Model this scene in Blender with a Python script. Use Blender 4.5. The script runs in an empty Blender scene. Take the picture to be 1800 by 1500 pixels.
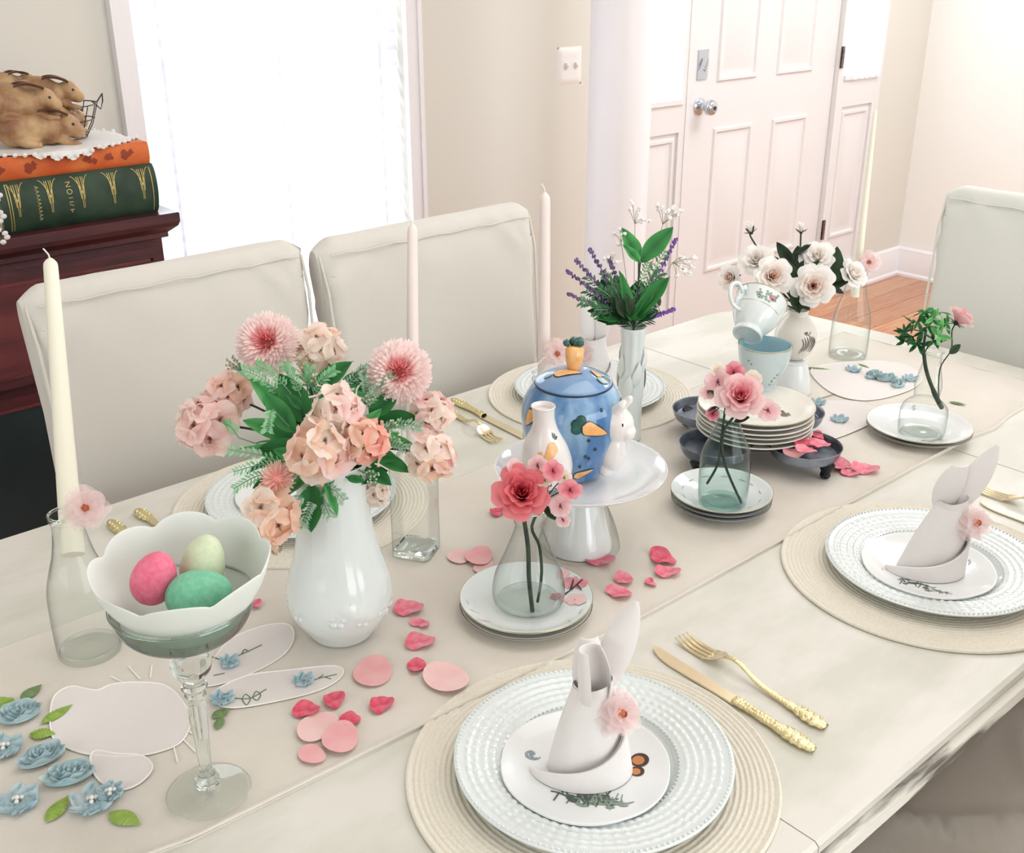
import bpy, bmesh, math, random
from mathutils import Vector, Matrix, noise
random.seed(7)
PI = math.pi; sin, cos = math.sin, math.cos
SC = bpy.context.scene
COL = SC.collection

# ------------------------------------------------------------------ camera, world, lights, exposure
PITCH, ROLL, YAW, FPX = math.radians(23.4), math.radians(-0.1), math.radians(48.4), 1930.0
CAMP = Vector((0, 0, 1.53))
F_ = Vector((cos(PITCH)*cos(YAW), cos(PITCH)*sin(YAW), -sin(PITCH)))
R0 = Vector((sin(YAW), -cos(YAW), 0)); U0 = R0.cross(F_)
R_ = R0*cos(ROLL) + U0*sin(ROLL); U_ = R_.cross(F_)
cam = bpy.data.cameras.new('camera'); camo = bpy.data.objects.new('camera', cam); COL.objects.link(camo)
cam.sensor_width = 36; cam.lens = FPX/1800*36; cam.clip_start = 0.02
M = Matrix((R_, U_, -F_)).transposed().to_4x4(); M.translation = CAMP
camo.matrix_world = M
SC.camera = camo

wd = bpy.data.worlds.new('World'); SC.world = wd; wd.use_nodes = True
wbg = wd.node_tree.nodes['Background']
wbg.inputs[0].default_value = (0.93, 0.965, 1.0, 1); wbg.inputs[1].default_value = 7.0

def area(name, loc, rot, sx, sy, power, col=(1, 1, 1)):
    l = bpy.data.lights.new(name, 'AREA'); l.shape = 'RECTANGLE'; l.size = sx; l.size_y = sy
    l.energy = power; l.color = col
    o = bpy.data.objects.new(name, l); COL.objects.link(o); o.location = loc; o.rotation_euler = rot
    return o
area('rear_fill', (1.6, -2.1, 1.5), (math.radians(90), 0, 0), 3.0, 1.7, 58, (0.90, 0.965, 1.0))  # added fill from behind the camera; the back wall has no window
area('side_fill', (-1.95, 0.9, 1.6), (math.radians(90), 0, math.radians(-90)), 2.4, 1.5, 20, (0.90, 0.965, 1.0))  # added fill from the left; the wall there has no window
area('ceiling_fill', (1.3, 0.7, 2.62), (0, 0, 0), 1.6, 1.2, 11, (0.97, 0.98, 0.95))  # added soft fill above the table, no fixture modelled
area('foyer_fill', (3.9, 1.3, 2.62), (0, 0, 0), 1.4, 1.4, 40, (0.92, 0.97, 1.0))  # added fill that brightens the foyer and right wall
SC.view_settings.view_transform = 'Standard'; SC.view_settings.look = 'None'
SC.view_settings.gamma = 1.0; SC.view_settings.use_curve_mapping = False
SC.view_settings.exposure = 0.16
SC.cycles.transparent_max_bounces = 32
SC.cycles.max_bounces = 10
SC.cycles.transmission_bounces = 10

# ------------------------------------------------------------------ helpers
def ray(px, py): return F_ + R_*((px-900)/FPX) - U_*((py-750)/FPX)
TZ = 0.76
def T(px, py, z=TZ):                     # a measured point on a horizontal plane
    d = ray(px, py); return CAMP + d*((z-CAMP.z)/d.z)
def AY(px, py, Y):
    d = ray(px, py); return CAMP + d*(Y/d.y)
def D(px, py, dep): return CAMP + ray(px, py)*dep
def depth(x, y, z): return F_.dot(Vector((x, y, z))-CAMP)

def lin(c):
    if isinstance(c, str):
        c = c.lstrip('#'); c = [int(c[i:i+2], 16)/255 for i in (0, 2, 4)]
    return tuple((x/12.92 if x <= .04045 else ((x+.055)/1.055)**2.4) for x in c[:3]) + (1,)
def mixc(a, b, t): return tuple(a[i]*(1-t)+b[i]*t for i in range(4))

def mat(name, col, rough=.5, spec=.5, metal=0, coat=0, trans=0, sss=0, noise_amt=0, noise_scale=20, col2=None, bump=0, bump_scale=200, alpha=1, stretch=None, sheen=0, vcol=False, transl=0, ior=1.45, noise_lo=.35, noise_hi=.65):
    m = bpy.data.materials.new(name); m.use_nodes = True; nt = m.node_tree; b = nt.nodes['Principled BSDF']
    b.inputs['Base Color'].default_value = lin(col); b.inputs['Roughness'].default_value = rough
    b.inputs['Specular IOR Level'].default_value = spec; b.inputs['Metallic'].default_value = metal
    b.inputs['Coat Weight'].default_value = coat; b.inputs['Coat Roughness'].default_value = .06
    b.inputs['Transmission Weight'].default_value = trans; b.inputs['IOR'].default_value = ior
    b.inputs['Sheen Weight'].default_value = sheen; b.inputs['Alpha'].default_value = alpha
    if sss: b.inputs['Subsurface Weight'].default_value = sss; b.inputs['Subsurface Radius'].default_value = (.01, .008, .006); b.inputs['Subsurface Scale'].default_value = 1
    src = None
    tc = nt.nodes.new('ShaderNodeTexCoord'); mp = nt.nodes.new('ShaderNodeMapping'); nt.links.new(tc.outputs['Object'], mp.inputs[0])
    if stretch: mp.inputs['Scale'].default_value = stretch
    if vcol:
        a = nt.nodes.new('ShaderNodeVertexColor'); a.layer_name = 'Col'; src = a.outputs[0]
    if col2:
        n = nt.nodes.new('ShaderNodeTexNoise'); n.inputs['Scale'].default_value = noise_scale; n.inputs['Detail'].default_value = 5
        nt.links.new(mp.outputs[0], n.inputs[0])
        r = nt.nodes.new('ShaderNodeValToRGB'); r.color_ramp.elements[0].position = noise_lo; r.color_ramp.elements[1].position = noise_hi
        r.color_ramp.elements[0].color = lin(col); r.color_ramp.elements[1].color = lin(col2)
        nt.links.new(n.outputs[0], r.inputs[0]); src = r.outputs[0]
    if src is not None: nt.links.new(src, b.inputs['Base Color'])
    if bump:
        n = nt.nodes.new('ShaderNodeTexNoise'); n.inputs['Scale'].default_value = bump_scale; n.inputs['Detail'].default_value = 4
        nt.links.new(mp.outputs[0], n.inputs[0]); bp = nt.nodes.new('ShaderNodeBump'); bp.inputs['Strength'].default_value = bump; bp.inputs['Distance'].default_value = .002
        nt.links.new(n.outputs[0], bp.inputs['Height']); nt.links.new(bp.outputs[0], b.inputs['Normal'])
    if transl:
        t = nt.nodes.new('ShaderNodeBsdfTranslucent'); mx = nt.nodes.new('ShaderNodeMixShader'); mx.inputs[0].default_value = transl
        t.inputs[0].default_value = lin(col)
        if src is not None: nt.links.new(src, t.inputs[0])
        nt.links.new(b.outputs[0], mx.inputs[1]); nt.links.new(t.outputs[0], mx.inputs[2])
        nt.links.new(mx.outputs[0], nt.nodes['Material Output'].inputs[0])
    return m

def thin_glass(name, tint='#f4faf7', edge='#8fa39b', refl=1.0, blend=.5, pw_=4.0):
    """thin blown glass: clear face on, greener and darker where one looks along the wall, mirror-like by fresnel"""
    m = bpy.data.materials.new(name); m.use_nodes = True; nt = m.node_tree; nt.nodes.clear()
    o = nt.nodes.new('ShaderNodeOutputMaterial'); tr = nt.nodes.new('ShaderNodeBsdfTransparent'); gl = nt.nodes.new('ShaderNodeBsdfGlossy'); gl.inputs['Roughness'].default_value = .03
    lw = nt.nodes.new('ShaderNodeLayerWeight'); lw.inputs[0].default_value = blend
    mc = nt.nodes.new('ShaderNodeMix'); mc.data_type = 'RGBA'
    mc.inputs['A'].default_value = lin(tint); mc.inputs['B'].default_value = lin(edge)
    pw = nt.nodes.new('ShaderNodeMath'); pw.operation = 'POWER'; pw.inputs[1].default_value = pw_
    nt.links.new(lw.outputs['Facing'], pw.inputs[0]); nt.links.new(pw.outputs[0], mc.inputs['Factor'])
    nt.links.new(mc.outputs['Result'], tr.inputs[0])
    lf = nt.nodes.new('ShaderNodeLayerWeight'); lf.inputs[0].default_value = .5
    p5 = nt.nodes.new('ShaderNodeMath'); p5.operation = 'POWER'; p5.inputs[1].default_value = 4.0; nt.links.new(lf.outputs['Facing'], p5.inputs[0])
    mu = nt.nodes.new('ShaderNodeMath'); mu.operation = 'MULTIPLY_ADD'; mu.inputs[1].default_value = .8*refl; mu.inputs[2].default_value = .028*refl; mu.use_clamp = True
    nt.links.new(p5.outputs[0], mu.inputs[0])
    mx = nt.nodes.new('ShaderNodeMixShader'); nt.links.new(mu.outputs[0], mx.inputs[0]); nt.links.new(tr.outputs[0], mx.inputs[1]); nt.links.new(gl.outputs[0], mx.inputs[2])
    nt.links.new(mx.outputs[0], o.inputs[0]); return m

class MB:
    def __init__(s): s.v = []; s.f = []; s.c = []; s.col = None; s.fs = []
    def add(s, vs, fs, cols=None):
        b = len(s.v); s.v += [Vector(v) for v in vs]; s.f += [[i+b for i in f] for f in fs]
        s.c += (cols if cols else [s.col or (1, 1, 1, 1)]*len(vs)); return s
    def box(s, a, b):
        x0, y0, z0 = a; x1, y1, z1 = b
        return s.add([(x0,y0,z0),(x1,y0,z0),(x1,y1,z0),(x0,y1,z0),(x0,y0,z1),(x1,y0,z1),(x1,y1,z1),(x0,y1,z1)],
                     [(0,3,2,1),(4,5,6,7),(0,1,5,4),(1,2,6,5),(2,3,7,6),(3,0,4,7)])
    def grid(s, fn, nu, nv, wu=False, wv=False, cfn=None):
        vs = []; cs = []
        for i in range(nu if wu else nu+1):
            for j in range(nv if wv else nv+1):
                vs.append(fn(i/nu, j/nv)); cs.append(cfn(i/nu, j/nv) if cfn else (s.col or (1,1,1,1)))
        NV = nv if wv else nv+1; NU = nu if wu else nu+1
        fs = []
        for i in range(nu):
            for j in range(nv):
                a = i*NV+j; b = ((i+1) % NU)*NV+j; c = ((i+1) % NU)*NV+(j+1) % NV; d = i*NV+(j+1) % NV
                fs.append((a, b, c, d))
        return s.add(vs, fs, cs)
    def lathe(s, prof, n=48, o=(0, 0, 0), mod=None, cap=True):
        """prof: list of (r,z) bottom..top (may fold back in); mod(theta,k,r,z)->(r,z)"""
        vs = []; fs = []
        m = len(prof)
        for i in range(n):
            th = 2*PI*i/n
            for k, (r, z) in enumerate(prof):
                if mod: r, z = mod(th, k, r, z)
                vs.append((o[0]+r*cos(th), o[1]+r*sin(th), o[2]+z))
        for i in range(n):
            for k in range(m-1):
                a = i*m+k; b = ((i+1) % n)*m+k
                fs.append((a, b, b+1, a+1))
        if cap:
            if prof[0][0] > 1e-5: fs.append([i*m for i in range(n)][::-1])
            if prof[-1][0] > 1e-5 and cap != 'open': fs.append([i*m+m-1 for i in range(n)])
        return s.add(vs, fs)
    def tube(s, pts, rad, n=8, cap=True):
        pts = [Vector(p) for p in pts]; N = len(pts)
        if not isinstance(rad, (list, tuple)): rad = [rad]*N
        t0 = (pts[1]-pts[0]).normalized(); up = Vector((0, 0, 1)) if abs(t0.z) < .9 else Vector((1, 0, 0))
        nrm = t0.cross(up).normalized(); vs = []; fs = []
        for i, p in enumerate(pts):
            t = (pts[min(i+1, N-1)]-pts[max(i-1, 0)]).normalized()
            nrm = (nrm - t*nrm.dot(t)).normalized(); bn = t.cross(nrm)
            for k in range(n):
                a = 2*PI*k/n; vs.append(p+(nrm*cos(a)+bn*sin(a))*rad[i])
        for i in range(N-1):
            for k in range(n):
                a = i*n+k; b = i*n+(k+1) % n; fs.append((a, b, b+n, a+n))
        if cap: fs.append(list(range(n))[::-1]); fs.append([(N-1)*n+k for k in range(n)])
        return s.add(vs, fs)
    def ball(s, c, r, nu=12, nv=8, mt=None):
        r = (r, r, r) if not isinstance(r, (tuple, list)) else r
        vs = []; fs = []
        for j in range(nv+1):
            ph = PI*j/nv
            for i in range(nu):
                th = 2*PI*i/nu; p = Vector((r[0]*sin(ph)*cos(th), r[1]*sin(ph)*sin(th), r[2]*cos(ph)))
                if mt: p = mt @ p
                vs.append(Vector(c)+p)
        for j in range(nv):
            for i in range(nu):
                a = j*nu+i; b = j*nu+(i+1) % nu; fs.append((a, a+nu, b+nu, b))
        return s.add(vs, fs)
    def slab(s, poly, z0, z1):
        n = len(poly)
        vs = [(p[0], p[1], z0) for p in poly]+[(p[0], p[1], z1) for p in poly]
        fs = [list(range(n))[::-1], [n+i for i in range(n)]]+[(i, (i+1) % n, n+(i+1) % n, n+i) for i in range(n)]
        return s.add(vs, fs)
    def patch(s, poly, mp, rings=3):
        """fill a closed 2D outline with rings shrunk to its centre, each vertex mapped onto a surface"""
        n = len(poly); cx = sum(p[0] for p in poly)/n; cy = sum(p[1] for p in poly)/n
        vs = []; fs = []
        for k in range(rings):
            t = 1-k/rings
            for p in poly: vs.append(mp(cx+(p[0]-cx)*t, cy+(p[1]-cy)*t))
        vs.append(mp(cx, cy))
        for k in range(rings-1):
            for i in range(n):
                a = k*n+i; b = k*n+(i+1) % n; fs.append((a, b, b+n, a+n))
        for i in range(n): fs.append(((rings-1)*n+i, (rings-1)*n+(i+1) % n, rings*n))
        return s.add(vs, fs)
    def xf(s, m): s.v = [m @ v for v in s.v]; return s
    def mesh(s, name, m, angle=38, off=None):
        me = bpy.data.meshes.new(name); me.from_pydata([(v-off if off else v)[:] for v in s.v], [], s.f); me.update()
        ca = me.color_attributes.new('Col', 'FLOAT_COLOR', 'POINT')
        buf = [];  [buf.extend(c) for c in s.c]; ca.data.foreach_set('color', buf)
        me.polygons.foreach_set('use_smooth', [True]*len(me.polygons))
        try: me.set_sharp_from_angle(angle=math.radians(angle))
        except Exception: pass
        if m: me.materials.append(m)
        return me
    def build(s, name, m, parent=None, angle=38, world=False, fix=True):
        off = parent.matrix_basis.translation.copy() if (world and parent) else None
        me = s.mesh(name, m, angle, off)
        if fix:
            bm = bmesh.new(); bm.from_mesh(me); bmesh.ops.recalc_face_normals(bm, faces=bm.faces); bm.to_mesh(me); bm.free()
            try: me.set_sharp_from_angle(angle=math.radians(angle))
            except Exception: pass
        o = bpy.data.objects.new(name, me); COL.objects.link(o)
        if parent: o.parent = parent
        return o

def tag(o, label=None, cat=None, group=None, kind=None):
    if label: o['label'] = label
    if cat: o['category'] = cat
    if group: o['group'] = group
    if kind: o['kind'] = kind
    return o
def thing(name, label, cat, loc=(0, 0, 0), rz=0, group=None, rot=None):
    o = bpy.data.objects.new(name, None); COL.objects.link(o); o.location = loc
    o.rotation_euler = rot if rot else (0, 0, rz); o.empty_display_size = .05
    return tag(o, label, cat, group)
def dup(root, loc=None, rz=None, label=None, group=None):
    def cp(o, par):
        c = o.copy(); COL.objects.link(c)
        if par: c.parent = par
        return c
    r = cp(root, None)
    if loc is not None: r.location = loc
    if rz is not None: r.rotation_euler = (0, 0, rz)
    if label: r['label'] = label
    if group: r['group'] = group
    for a in list(root.children):
        b = cp(a, r)
        for c in list(a.children): cp(c, b)
    return r
def inst(me, name, parent, m4):
    o = bpy.data.objects.new(name, me); COL.objects.link(o); o.parent = parent; o.matrix_basis = m4; return o
def frame(pos, zdir, xdir=None):
    z = Vector(zdir).normalized(); x = Vector(xdir) if xdir is not None else Vector((0.3, 0.2, 1))
    x = (x-z*x.dot(z)); x = x.normalized() if x.length > 1e-5 else z.orthogonal().normalized()
    y = z.cross(x); m = Matrix((x, y, z)).transposed().to_4x4(); m.translation = Vector(pos); return m
def smooth(pts, n=6):
    """catmull-rom through 2D/3D points"""
    P = [Vector(p) for p in pts]; out = []
    for i in range(len(P)-1):
        a = P[max(i-1, 0)]; b = P[i]; c = P[i+1]; d = P[min(i+2, len(P)-1)]
        for k in range(n):
            t = k/n; out.append(.5*((2*b)+(c-a)*t+(2*a-5*b+4*c-d)*t*t+(3*b-a-3*c+d)*t**3))
    out.append(P[-1]); return out
def sprof(pts, n=5): return [(max(p[0], 0), p[1]) for p in smooth([(r, z) for r, z in pts], n)]
RZC = math.atan2(-cos(YAW), sin(YAW))    # local x = to the right as seen by someone standing at the table side

# ------------------------------------------------------------------ materials
m_wall = mat('wall_paint', '#dedad1', .75, .2, bump=.05, bump_scale=400)
m_foyer_lit = mat('foyer_wall_lit', '#f6f5f1', .75, .2, bump=.05, bump_scale=400)  # near-white paint, whitened further for light spilling on the right wall
m_ceil = mat('ceiling_paint', '#f7f5f0', .9, .1)
m_trim = mat('white_gloss_paint', '#f1edef', .35, .4)
m_door = mat('door_paint', '#e6e3e3', .42, .35, bump=.04, bump_scale=90)
m_plank = [mat('plank_%s' % n, a, .38, .4, col2=b, noise_scale=6, stretch=(1, 14, 1), coat=.2) for n, a, b in
           (('light', '#c08c6c', '#cf9f7e'), ('mid', '#b57d5e', '#c49072'), ('warm', '#c28158', '#d6a07c'))]
m_glasspane = thin_glass('window_glass', '#fbfdfd', '#d5e2e0', 1)
m_slat = mat('blind_slat', '#f3f3f8', .5, .3, transl=.45)
m_sheer = mat('sheer_curtain', '#fbfbfd', .8, .1, transl=.6)
m_cord = mat('blind_cord', '#e8e6ee', .8, .1)
m_steel = mat('polished_nickel', '#c6cdd6', .16, .6, metal=1)
m_hinge = mat('aged_hinge_metal', '#8f8680', .35, .5, metal=1, col2='#6b625d', noise_scale=60)
m_dark = mat('dark_detail', '#3b3735', .6)
m_plastic = mat('switch_plastic', '#efebe8', .4, .4)
m_wood = mat('mahogany', '#43242a', .32, .5, col2='#5c2b2d', noise_scale=5, stretch=(1, 1, 12), coat=.3)
m_wood2 = mat('mahogany_panel', '#5a2a2e', .35, .5, col2='#78393a', noise_scale=4, stretch=(1, 1, 8), coat=.3)
m_darkglass = mat('dark_smoked_glass', '#2b3436', .22, .5, col2='#353f42', noise_scale=3)
m_cloth = mat('slipcover_cotton', '#d8d3cb', .9, .12, bump=.25, bump_scale=600, sheen=.2)
m_clothend = mat('slipcover_cotton_pale', '#d9d9d1', .9, .12, bump=.25, bump_scale=600, sheen=.2)
m_table = None

# ------------------------------------------------------------------ room shell
WY = 2.818; RX = 5.153; H = 2.7
def struct(name, mb, m, parent=None, **k):
    o = mb.build(name, m, parent, **k)
    if not parent: o['kind'] = 'structure'
    return o
fl = MB().box((-2.2, -2.4, -.06), (RX+.1, WY+.1, -.012)); floor = struct('floor', fl, m_dark)
# planks run across the doorway wall
pw, pl = .125, 1.35; row = 0; y = -2.35; nplk = 0
pm = {}
while y < WY:
    x = -2.15-(row*0.47 % pl); 
    while x < RX:
        x0 = max(x, -2.15)+.0012; x1 = min(x+pl, RX)-.0012; y1 = min(y+pw, WY)
        if x1-x0 > .05 and x1 > 1.2 and y > -1.1:
            MB().box((x0, y+.0012, -.012), (x1, y1-.0012, 0)).build('plank', random.choice(m_plank), floor, fix=False)
        elif x1-x0 > .05:
            pm.setdefault(0, MB()).box((x0, y+.0012, -.012), (x1, y1-.0012, 0))
        x += pl
    y += pw; row += 1
o = pm[0].build('floorboards', mat('plank_low_bounce', '#a88d7a', .45, .4, col2='#b59a86', noise_scale=5), floor, fix=False); o['kind'] = 'stuff'  # unseen boards, colour muted to cut warm bounced light

# front wall with its openings: window, two sidelights and the door
WX0, WX1, WZ0, WZ1 = 1.222, 2.066, .30, 2.25       # window opening
SL = (3.075, 3.385); DR = (3.405, 4.405); SR = (4.43, 4.742)
w = MB()
def wb(x0, x1, z0, z1): w.box((x0, WY, z0), (x1, WY+.14, z1))
wb(-2.2, WX0, 0, H); wb(WX0, WX1, 0, WZ0); wb(WX0, WX1, WZ1, H); wb(WX1, 3.05, 0, H); wb(3.05, 4.76, 2.13, H); wb(4.76, RX+.1, 0, H)
struct('wall_front', w, m_wall)
struct('wall_right', MB().box((RX, -2.4, 0), (RX+.12, WY, H)), m_foyer_lit)
struct('wall_back', MB().box((-2.2, -2.4, 0), (RX, -2.28, H)), m_foyer_lit)
struct('wall_left', MB().box((-2.2, -2.28, 0), (-2.08, WY, H)), m_wall)
struct('ceiling', MB().box((-2.2, -2.4, H), (RX+.12, WY+.14, H+.1)), m_ceil)
def baseboard(name, p0, p1, nrm):
    m = MB(); d = (Vector(p1)-Vector(p0)); n = Vector(nrm)
    prof = [(0, 0), (.026, 0), (.026, .012), (.018, .022), (.018, .112), (.013, .125), (.013, .134), (.004, .142), (0, .145)]
    vs = [Vector(p0)+n*a+Vector((0, 0, b)) for a, b in prof]+[Vector(p1)+n*a+Vector((0, 0, b)) for a, b in prof]
    k = len(prof); fs = [(i, i+1, i+1+k, i+k) for i in range(k-1)]+[list(range(k)), list(range(k, 2*k))]
    m.add(vs, fs); return struct(name, m, m_trim)
baseboard('baseboard_front', (4.80, WY, 0), (RX, WY, 0), (0, -1, 0))
baseboard('baseboard_front_left', (-2.08, WY, 0), (1.16, WY, 0), (0, -1, 0)).name = 'baseboard_left'
baseboard('baseboard_middle', (2.12, WY, 0), (3.0, WY, 0), (0, -1, 0))
baseboard('baseboard_right', (RX, WY, 0), (RX, -2.3, 0), (-1, 0, 0))

# window_1: casing, sill, sash, glass
win = thing('window_1', None, None, (WX0, WY, WZ0)); win['kind'] = 'structure'
def casing(m, x0, x1, z0, z1, wd_, yy, t=.022):
    m.box((x0-wd_, yy-t, z0), (x0, yy-.0005, z1+wd_)); m.box((x1, yy-t, z0), (x1+wd_, yy-.0005, z1+wd_)); m.box((x0, yy-t, z1), (x1, yy-.0005, z1+wd_))
    m.box((x0-wd_-.001, yy-t-.008, z0+.002), (x0-wd_+.014, yy-t+.001, z1+wd_+.001)); m.box((x1+wd_-.014, yy-t-.008, z0+.002), (x1+wd_+.001, yy-t+.001, z1+wd_+.001))
m = MB(); casing(m, WX0, WX1, WZ0-.02, WZ1, .052, WY); m.build('casing', m_trim, win, world=True)
MB().box((WX0-.07, WY-.05, WZ0-.045), (WX1+.07, WY+.05, WZ0-.02)).build('sill', m_trim, win, world=True)
m = MB(); 
for a, b, c, d in ((WX0, WX0+.035, WZ0, WZ1), (WX1-.035, WX1, WZ0, WZ1), (WX0, WX1, WZ0, WZ0+.05), (WX0, WX1, WZ1-.05, WZ1), (WX0, WX1, 1.26, 1.30)):
    m.box((a, WY+.085, c), (b, WY+.12, d))
m.build('sash', m_trim, win, world=True)
MB().box((WX0+.03, WY+.10, WZ0+.04), (WX1-.03, WY+.104, WZ1-.04)).build('pane', m_glasspane, win, world=True)
# blind: one slat each
bl = thing('window_blind', 'white wide-slat window blind, half closed and glowing, beside the dark sideboard', 'blind', ((WX0+WX1)/2, WY+.035, WZ1))
ww = (WX1-WX0)/2-.006
me = MB().grid(lambda u, v: (-ww+2*ww*u, .0245*(2*v-1), .0026*(1-(2*v-1)**2)), 1, 4).grid(lambda u, v: (-ww+2*ww*u, .0245*(2*v-1), .0026*(1-(2*v-1)**2)-.0022), 1, 4).mesh('slat', m_slat)
z = WZ1-.085
while z > WZ0+.04:
    inst(me, 'slat', bl, Matrix.Translation((0, 0, z-WZ1)) @ Matrix.Rotation(math.radians(58), 4, 'X')); z -= .0465
MB().box((-ww, -.02, -.055), (ww, .02, -.004)).build('head_rail', m_trim, bl)
MB().box((-ww, -.022, WZ0-WZ1+.004), (ww, .022, WZ0-WZ1+.022)).build('bottom_rail', m_trim, bl)
for xx in (-ww+.075, 0, ww-.075):
    m = MB(); m.box((xx-.0045, -.0285, WZ0-WZ1+.02), (xx+.0045, -.0275, -.05)); m.build('ladder_tape', m_slat, bl, fix=False)

# sidelights
def sidelight(nm, x0, x1, zg):
    s = thing(nm, None, None, (x0, WY, 0)); s['kind'] = 'structure'
    m = MB()
    for k, (a, b, c, d) in enumerate(((x0-.02, x0+.035, 0, 2.12), (x1-.035, x1+.02, 0, 2.12), (x0+.035, x1-.035, 0, .16), (x0+.035, x1-.035, .89, zg), (x0+.035, x1-.035, 2.05, 2.12))):
        m.box((a, WY-.012, c), (b, WY+.04, d))
    m.build('stile_frame', m_door, s, world=True)
    MB().box((x0+.02, WY+.0, .12), (x1-.02, WY+.03, .93)).build('lower_board', m_door, s, world=True)
    raised(x0+.060, x1-.060, .30, .86, WY+.0, s, 'panel')
    MB().box((x0+.02, WY-.022, zg-.014), (x1-.02, WY+.02, zg+.004)).build('ledge', m_door, s, world=True)
    MB().box((x0+.03, WY+.05, zg-.01), (x1-.03, WY+.054, 2.06)).build('pane', m_glasspane, s, world=True)
    return s
def raised(x0, x1, z0, z1, y, par, name, deep=.012):
    """raised-and-fielded door panel with its moulding"""
    m = MB(); e = .022; g = .03
    def ring(i, yy): return [(x0+i, yy, z0+i), (x1-i, yy, z0+i), (x1-i, yy, z1-i), (x0+i, yy, z1-i)]
    rs = ring(-.012, y)+ring(-.006, y-.009)+ring(.004, y-.009)+ring(.012, y+deep*.2)+ring(e, y+deep*.2)+ring(e+g, y-.007)
    fs = [(k*4+i, k*4+(i+1) % 4, k*4+4+(i+1) % 4, k*4+4+i) for k in range(5) for i in range(4)]+[(20, 21, 22, 23)]
    m.add(rs, fs); return m.build(name, m_door, par, world=True, angle=20)
sidelight('window_2', *SL, 1.01); sidelight('window_3', *SR, 1.02)
def sheer(name, label, x0, x1, z0, z1, y, notch):
    t = thing(name, label, 'curtain', ((x0+x1)/2, y, z1)); m = MB()
    def f(u, v):
        x = x0+(x1-x0)*u; zz = z1+(z0-z1)*v
        if v > .96 and notch and u < .22: zz += (.22-u)*.25
        return (x, y+.006*sin(u*38)+.002*sin(u*91), zz)
    m.grid(f, 60, 14); m.build('curtain_panel', m_sheer, t, world=True, fix=False)
    MB().tube([(x0-.01, y, z1+.005), (x1+.01, y, z1+.005)], .005).build('curtain_rod', m_steel, t, world=True); return t
sheer('sheer_curtain', 'sheer white curtain over the sidelight left of the front door', SL[0]+.03, SL[1]-.025, 1.022, 2.04, WY-.008, False)
sheer('sheer_curtain', 'sheer white curtain over the sidelight right of the front door, hem curling at its corner', SR[0]+.02, SR[1]-.02, 1.005, 2.04, WY-.026, True)
# door
dr = thing('door_1', None, None, (DR[0], WY, 0)); dr['kind'] = 'structure'
MB().box((DR[0]+.005, WY+.008, .01), (DR[1]-.005, WY+.045, 2.10)).build('door_leaf', m_door, dr, world=True)
m = MB(); m.box((DR[0]-.022, WY-.016, 0), (DR[0]+.001, WY+.05, 2.12)); m.box((DR[1]-.001, WY-.016, 0), (DR[1]+.027, WY+.05, 2.12)); m.box((DR[0]-.02, WY-.016, 2.104), (DR[1]+.02, WY+.05, 2.13)); m.build('jamb', m_door, dr, world=True)
for x0, x1 in ((3.595, 3.825), (3.985, 4.215)):
    raised(x0, x1, .30, .87, WY+.008, dr, 'panel'); raised(x0, x1, 1.07, 1.68, WY+.008, dr, 'panel'); raised(x0, x1, 1.80, 1.99, WY+.008, dr, 'panel')
def lathe_y(prof, c, n=28):                                  # revolve about the -Y axis
    m = MB().lathe([(r, z) for r, z in prof], n); m.xf(Matrix.Translation(c) @ Matrix.Rotation(PI/2, 4, 'X')); return m
kn = lathe_y([(.033, 0), (.033, .005), (.028, .009), (.013, .013), (.012, .032), (.02, .04), (.0285, .05), (.030, .06), (.027, .07), (.018, .0765), (0.009, .078)], (3.488, WY+.008, .974)).build('door_knob', m_steel, dr, world=True)
m = lathe_y([(.008, 0), (.008, .003), (0, .003)], (3.488, WY-.069, .974), 14).build('key_hole', m_dark, kn, fix=False); m.parent = kn; m.location = -Vector(dr.location)
dbp = MB().box((3.462, WY+.002, 1.075), (3.52, WY+.008, 1.185)).build('deadbolt_plate', m_steel, dr, world=True)
o = MB().tube([(3.478, WY-.014, 1.11), (3.492, WY-.016, 1.128), (3.503, WY-.014, 1.15)], [.0055, .0055, .003], 10).build('thumb_turn', m_steel, dbp); o.location = -Vector(dr.location)
for zz in (.345, 1.105, 1.86):
    h = MB().tube([(4.412, WY-.021, zz-.045), (4.412, WY-.021, zz+.045)], .0065, 12); h.box((4.40, WY-.018, zz-.045), (4.424, WY-.0165, zz+.045)); h.build('hinge', m_hinge, dr, world=True)
# switch plate
sw = thing('light_switch', 'white double toggle light switch plate on the cream wall beside the column', 'light switch', (2.768, WY, 1.17))
m = MB(); m.grid(lambda u, v: ((u-.5)*.115, -.006*min(1, 8*min(u, 1-u, v, 1-v)), (v-.5)*.124), 16, 16); m.build('switch_plate', m_plastic, sw, fix=False)
for dx in (-.023, .023):
    MB().add([(dx-.005, -.006, -.012), (dx+.005, -.006, -.012), (dx+.005, -.006, .012), (dx-.005, -.006, .012), (dx-.004, -.018, .002), (dx+.004, -.018, .002), (dx+.004, -.016, .011), (dx-.004, -.016, .011)],
             [(0, 1, 5, 4), (1, 2, 6, 5), (2, 3, 7, 6), (3, 0, 4, 7), (4, 5, 6, 7)]).build('toggle', m_plastic, sw)
    for dz in (-.03, .03): MB().ball((dx, -.006, dz), (.0025, .001, .0025), 8, 6).build('screw', m_trim, sw)
# column
struct('column', MB().lathe([(.118, 0), (.118, .05), (.108, .06), (.104, .09), (.099, .12), (.0985, 1.2), (.095, 2.55), (.108, 2.6), (.115, 2.7)], 64, (2.605, 2.425, 0)), m_trim)
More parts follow.
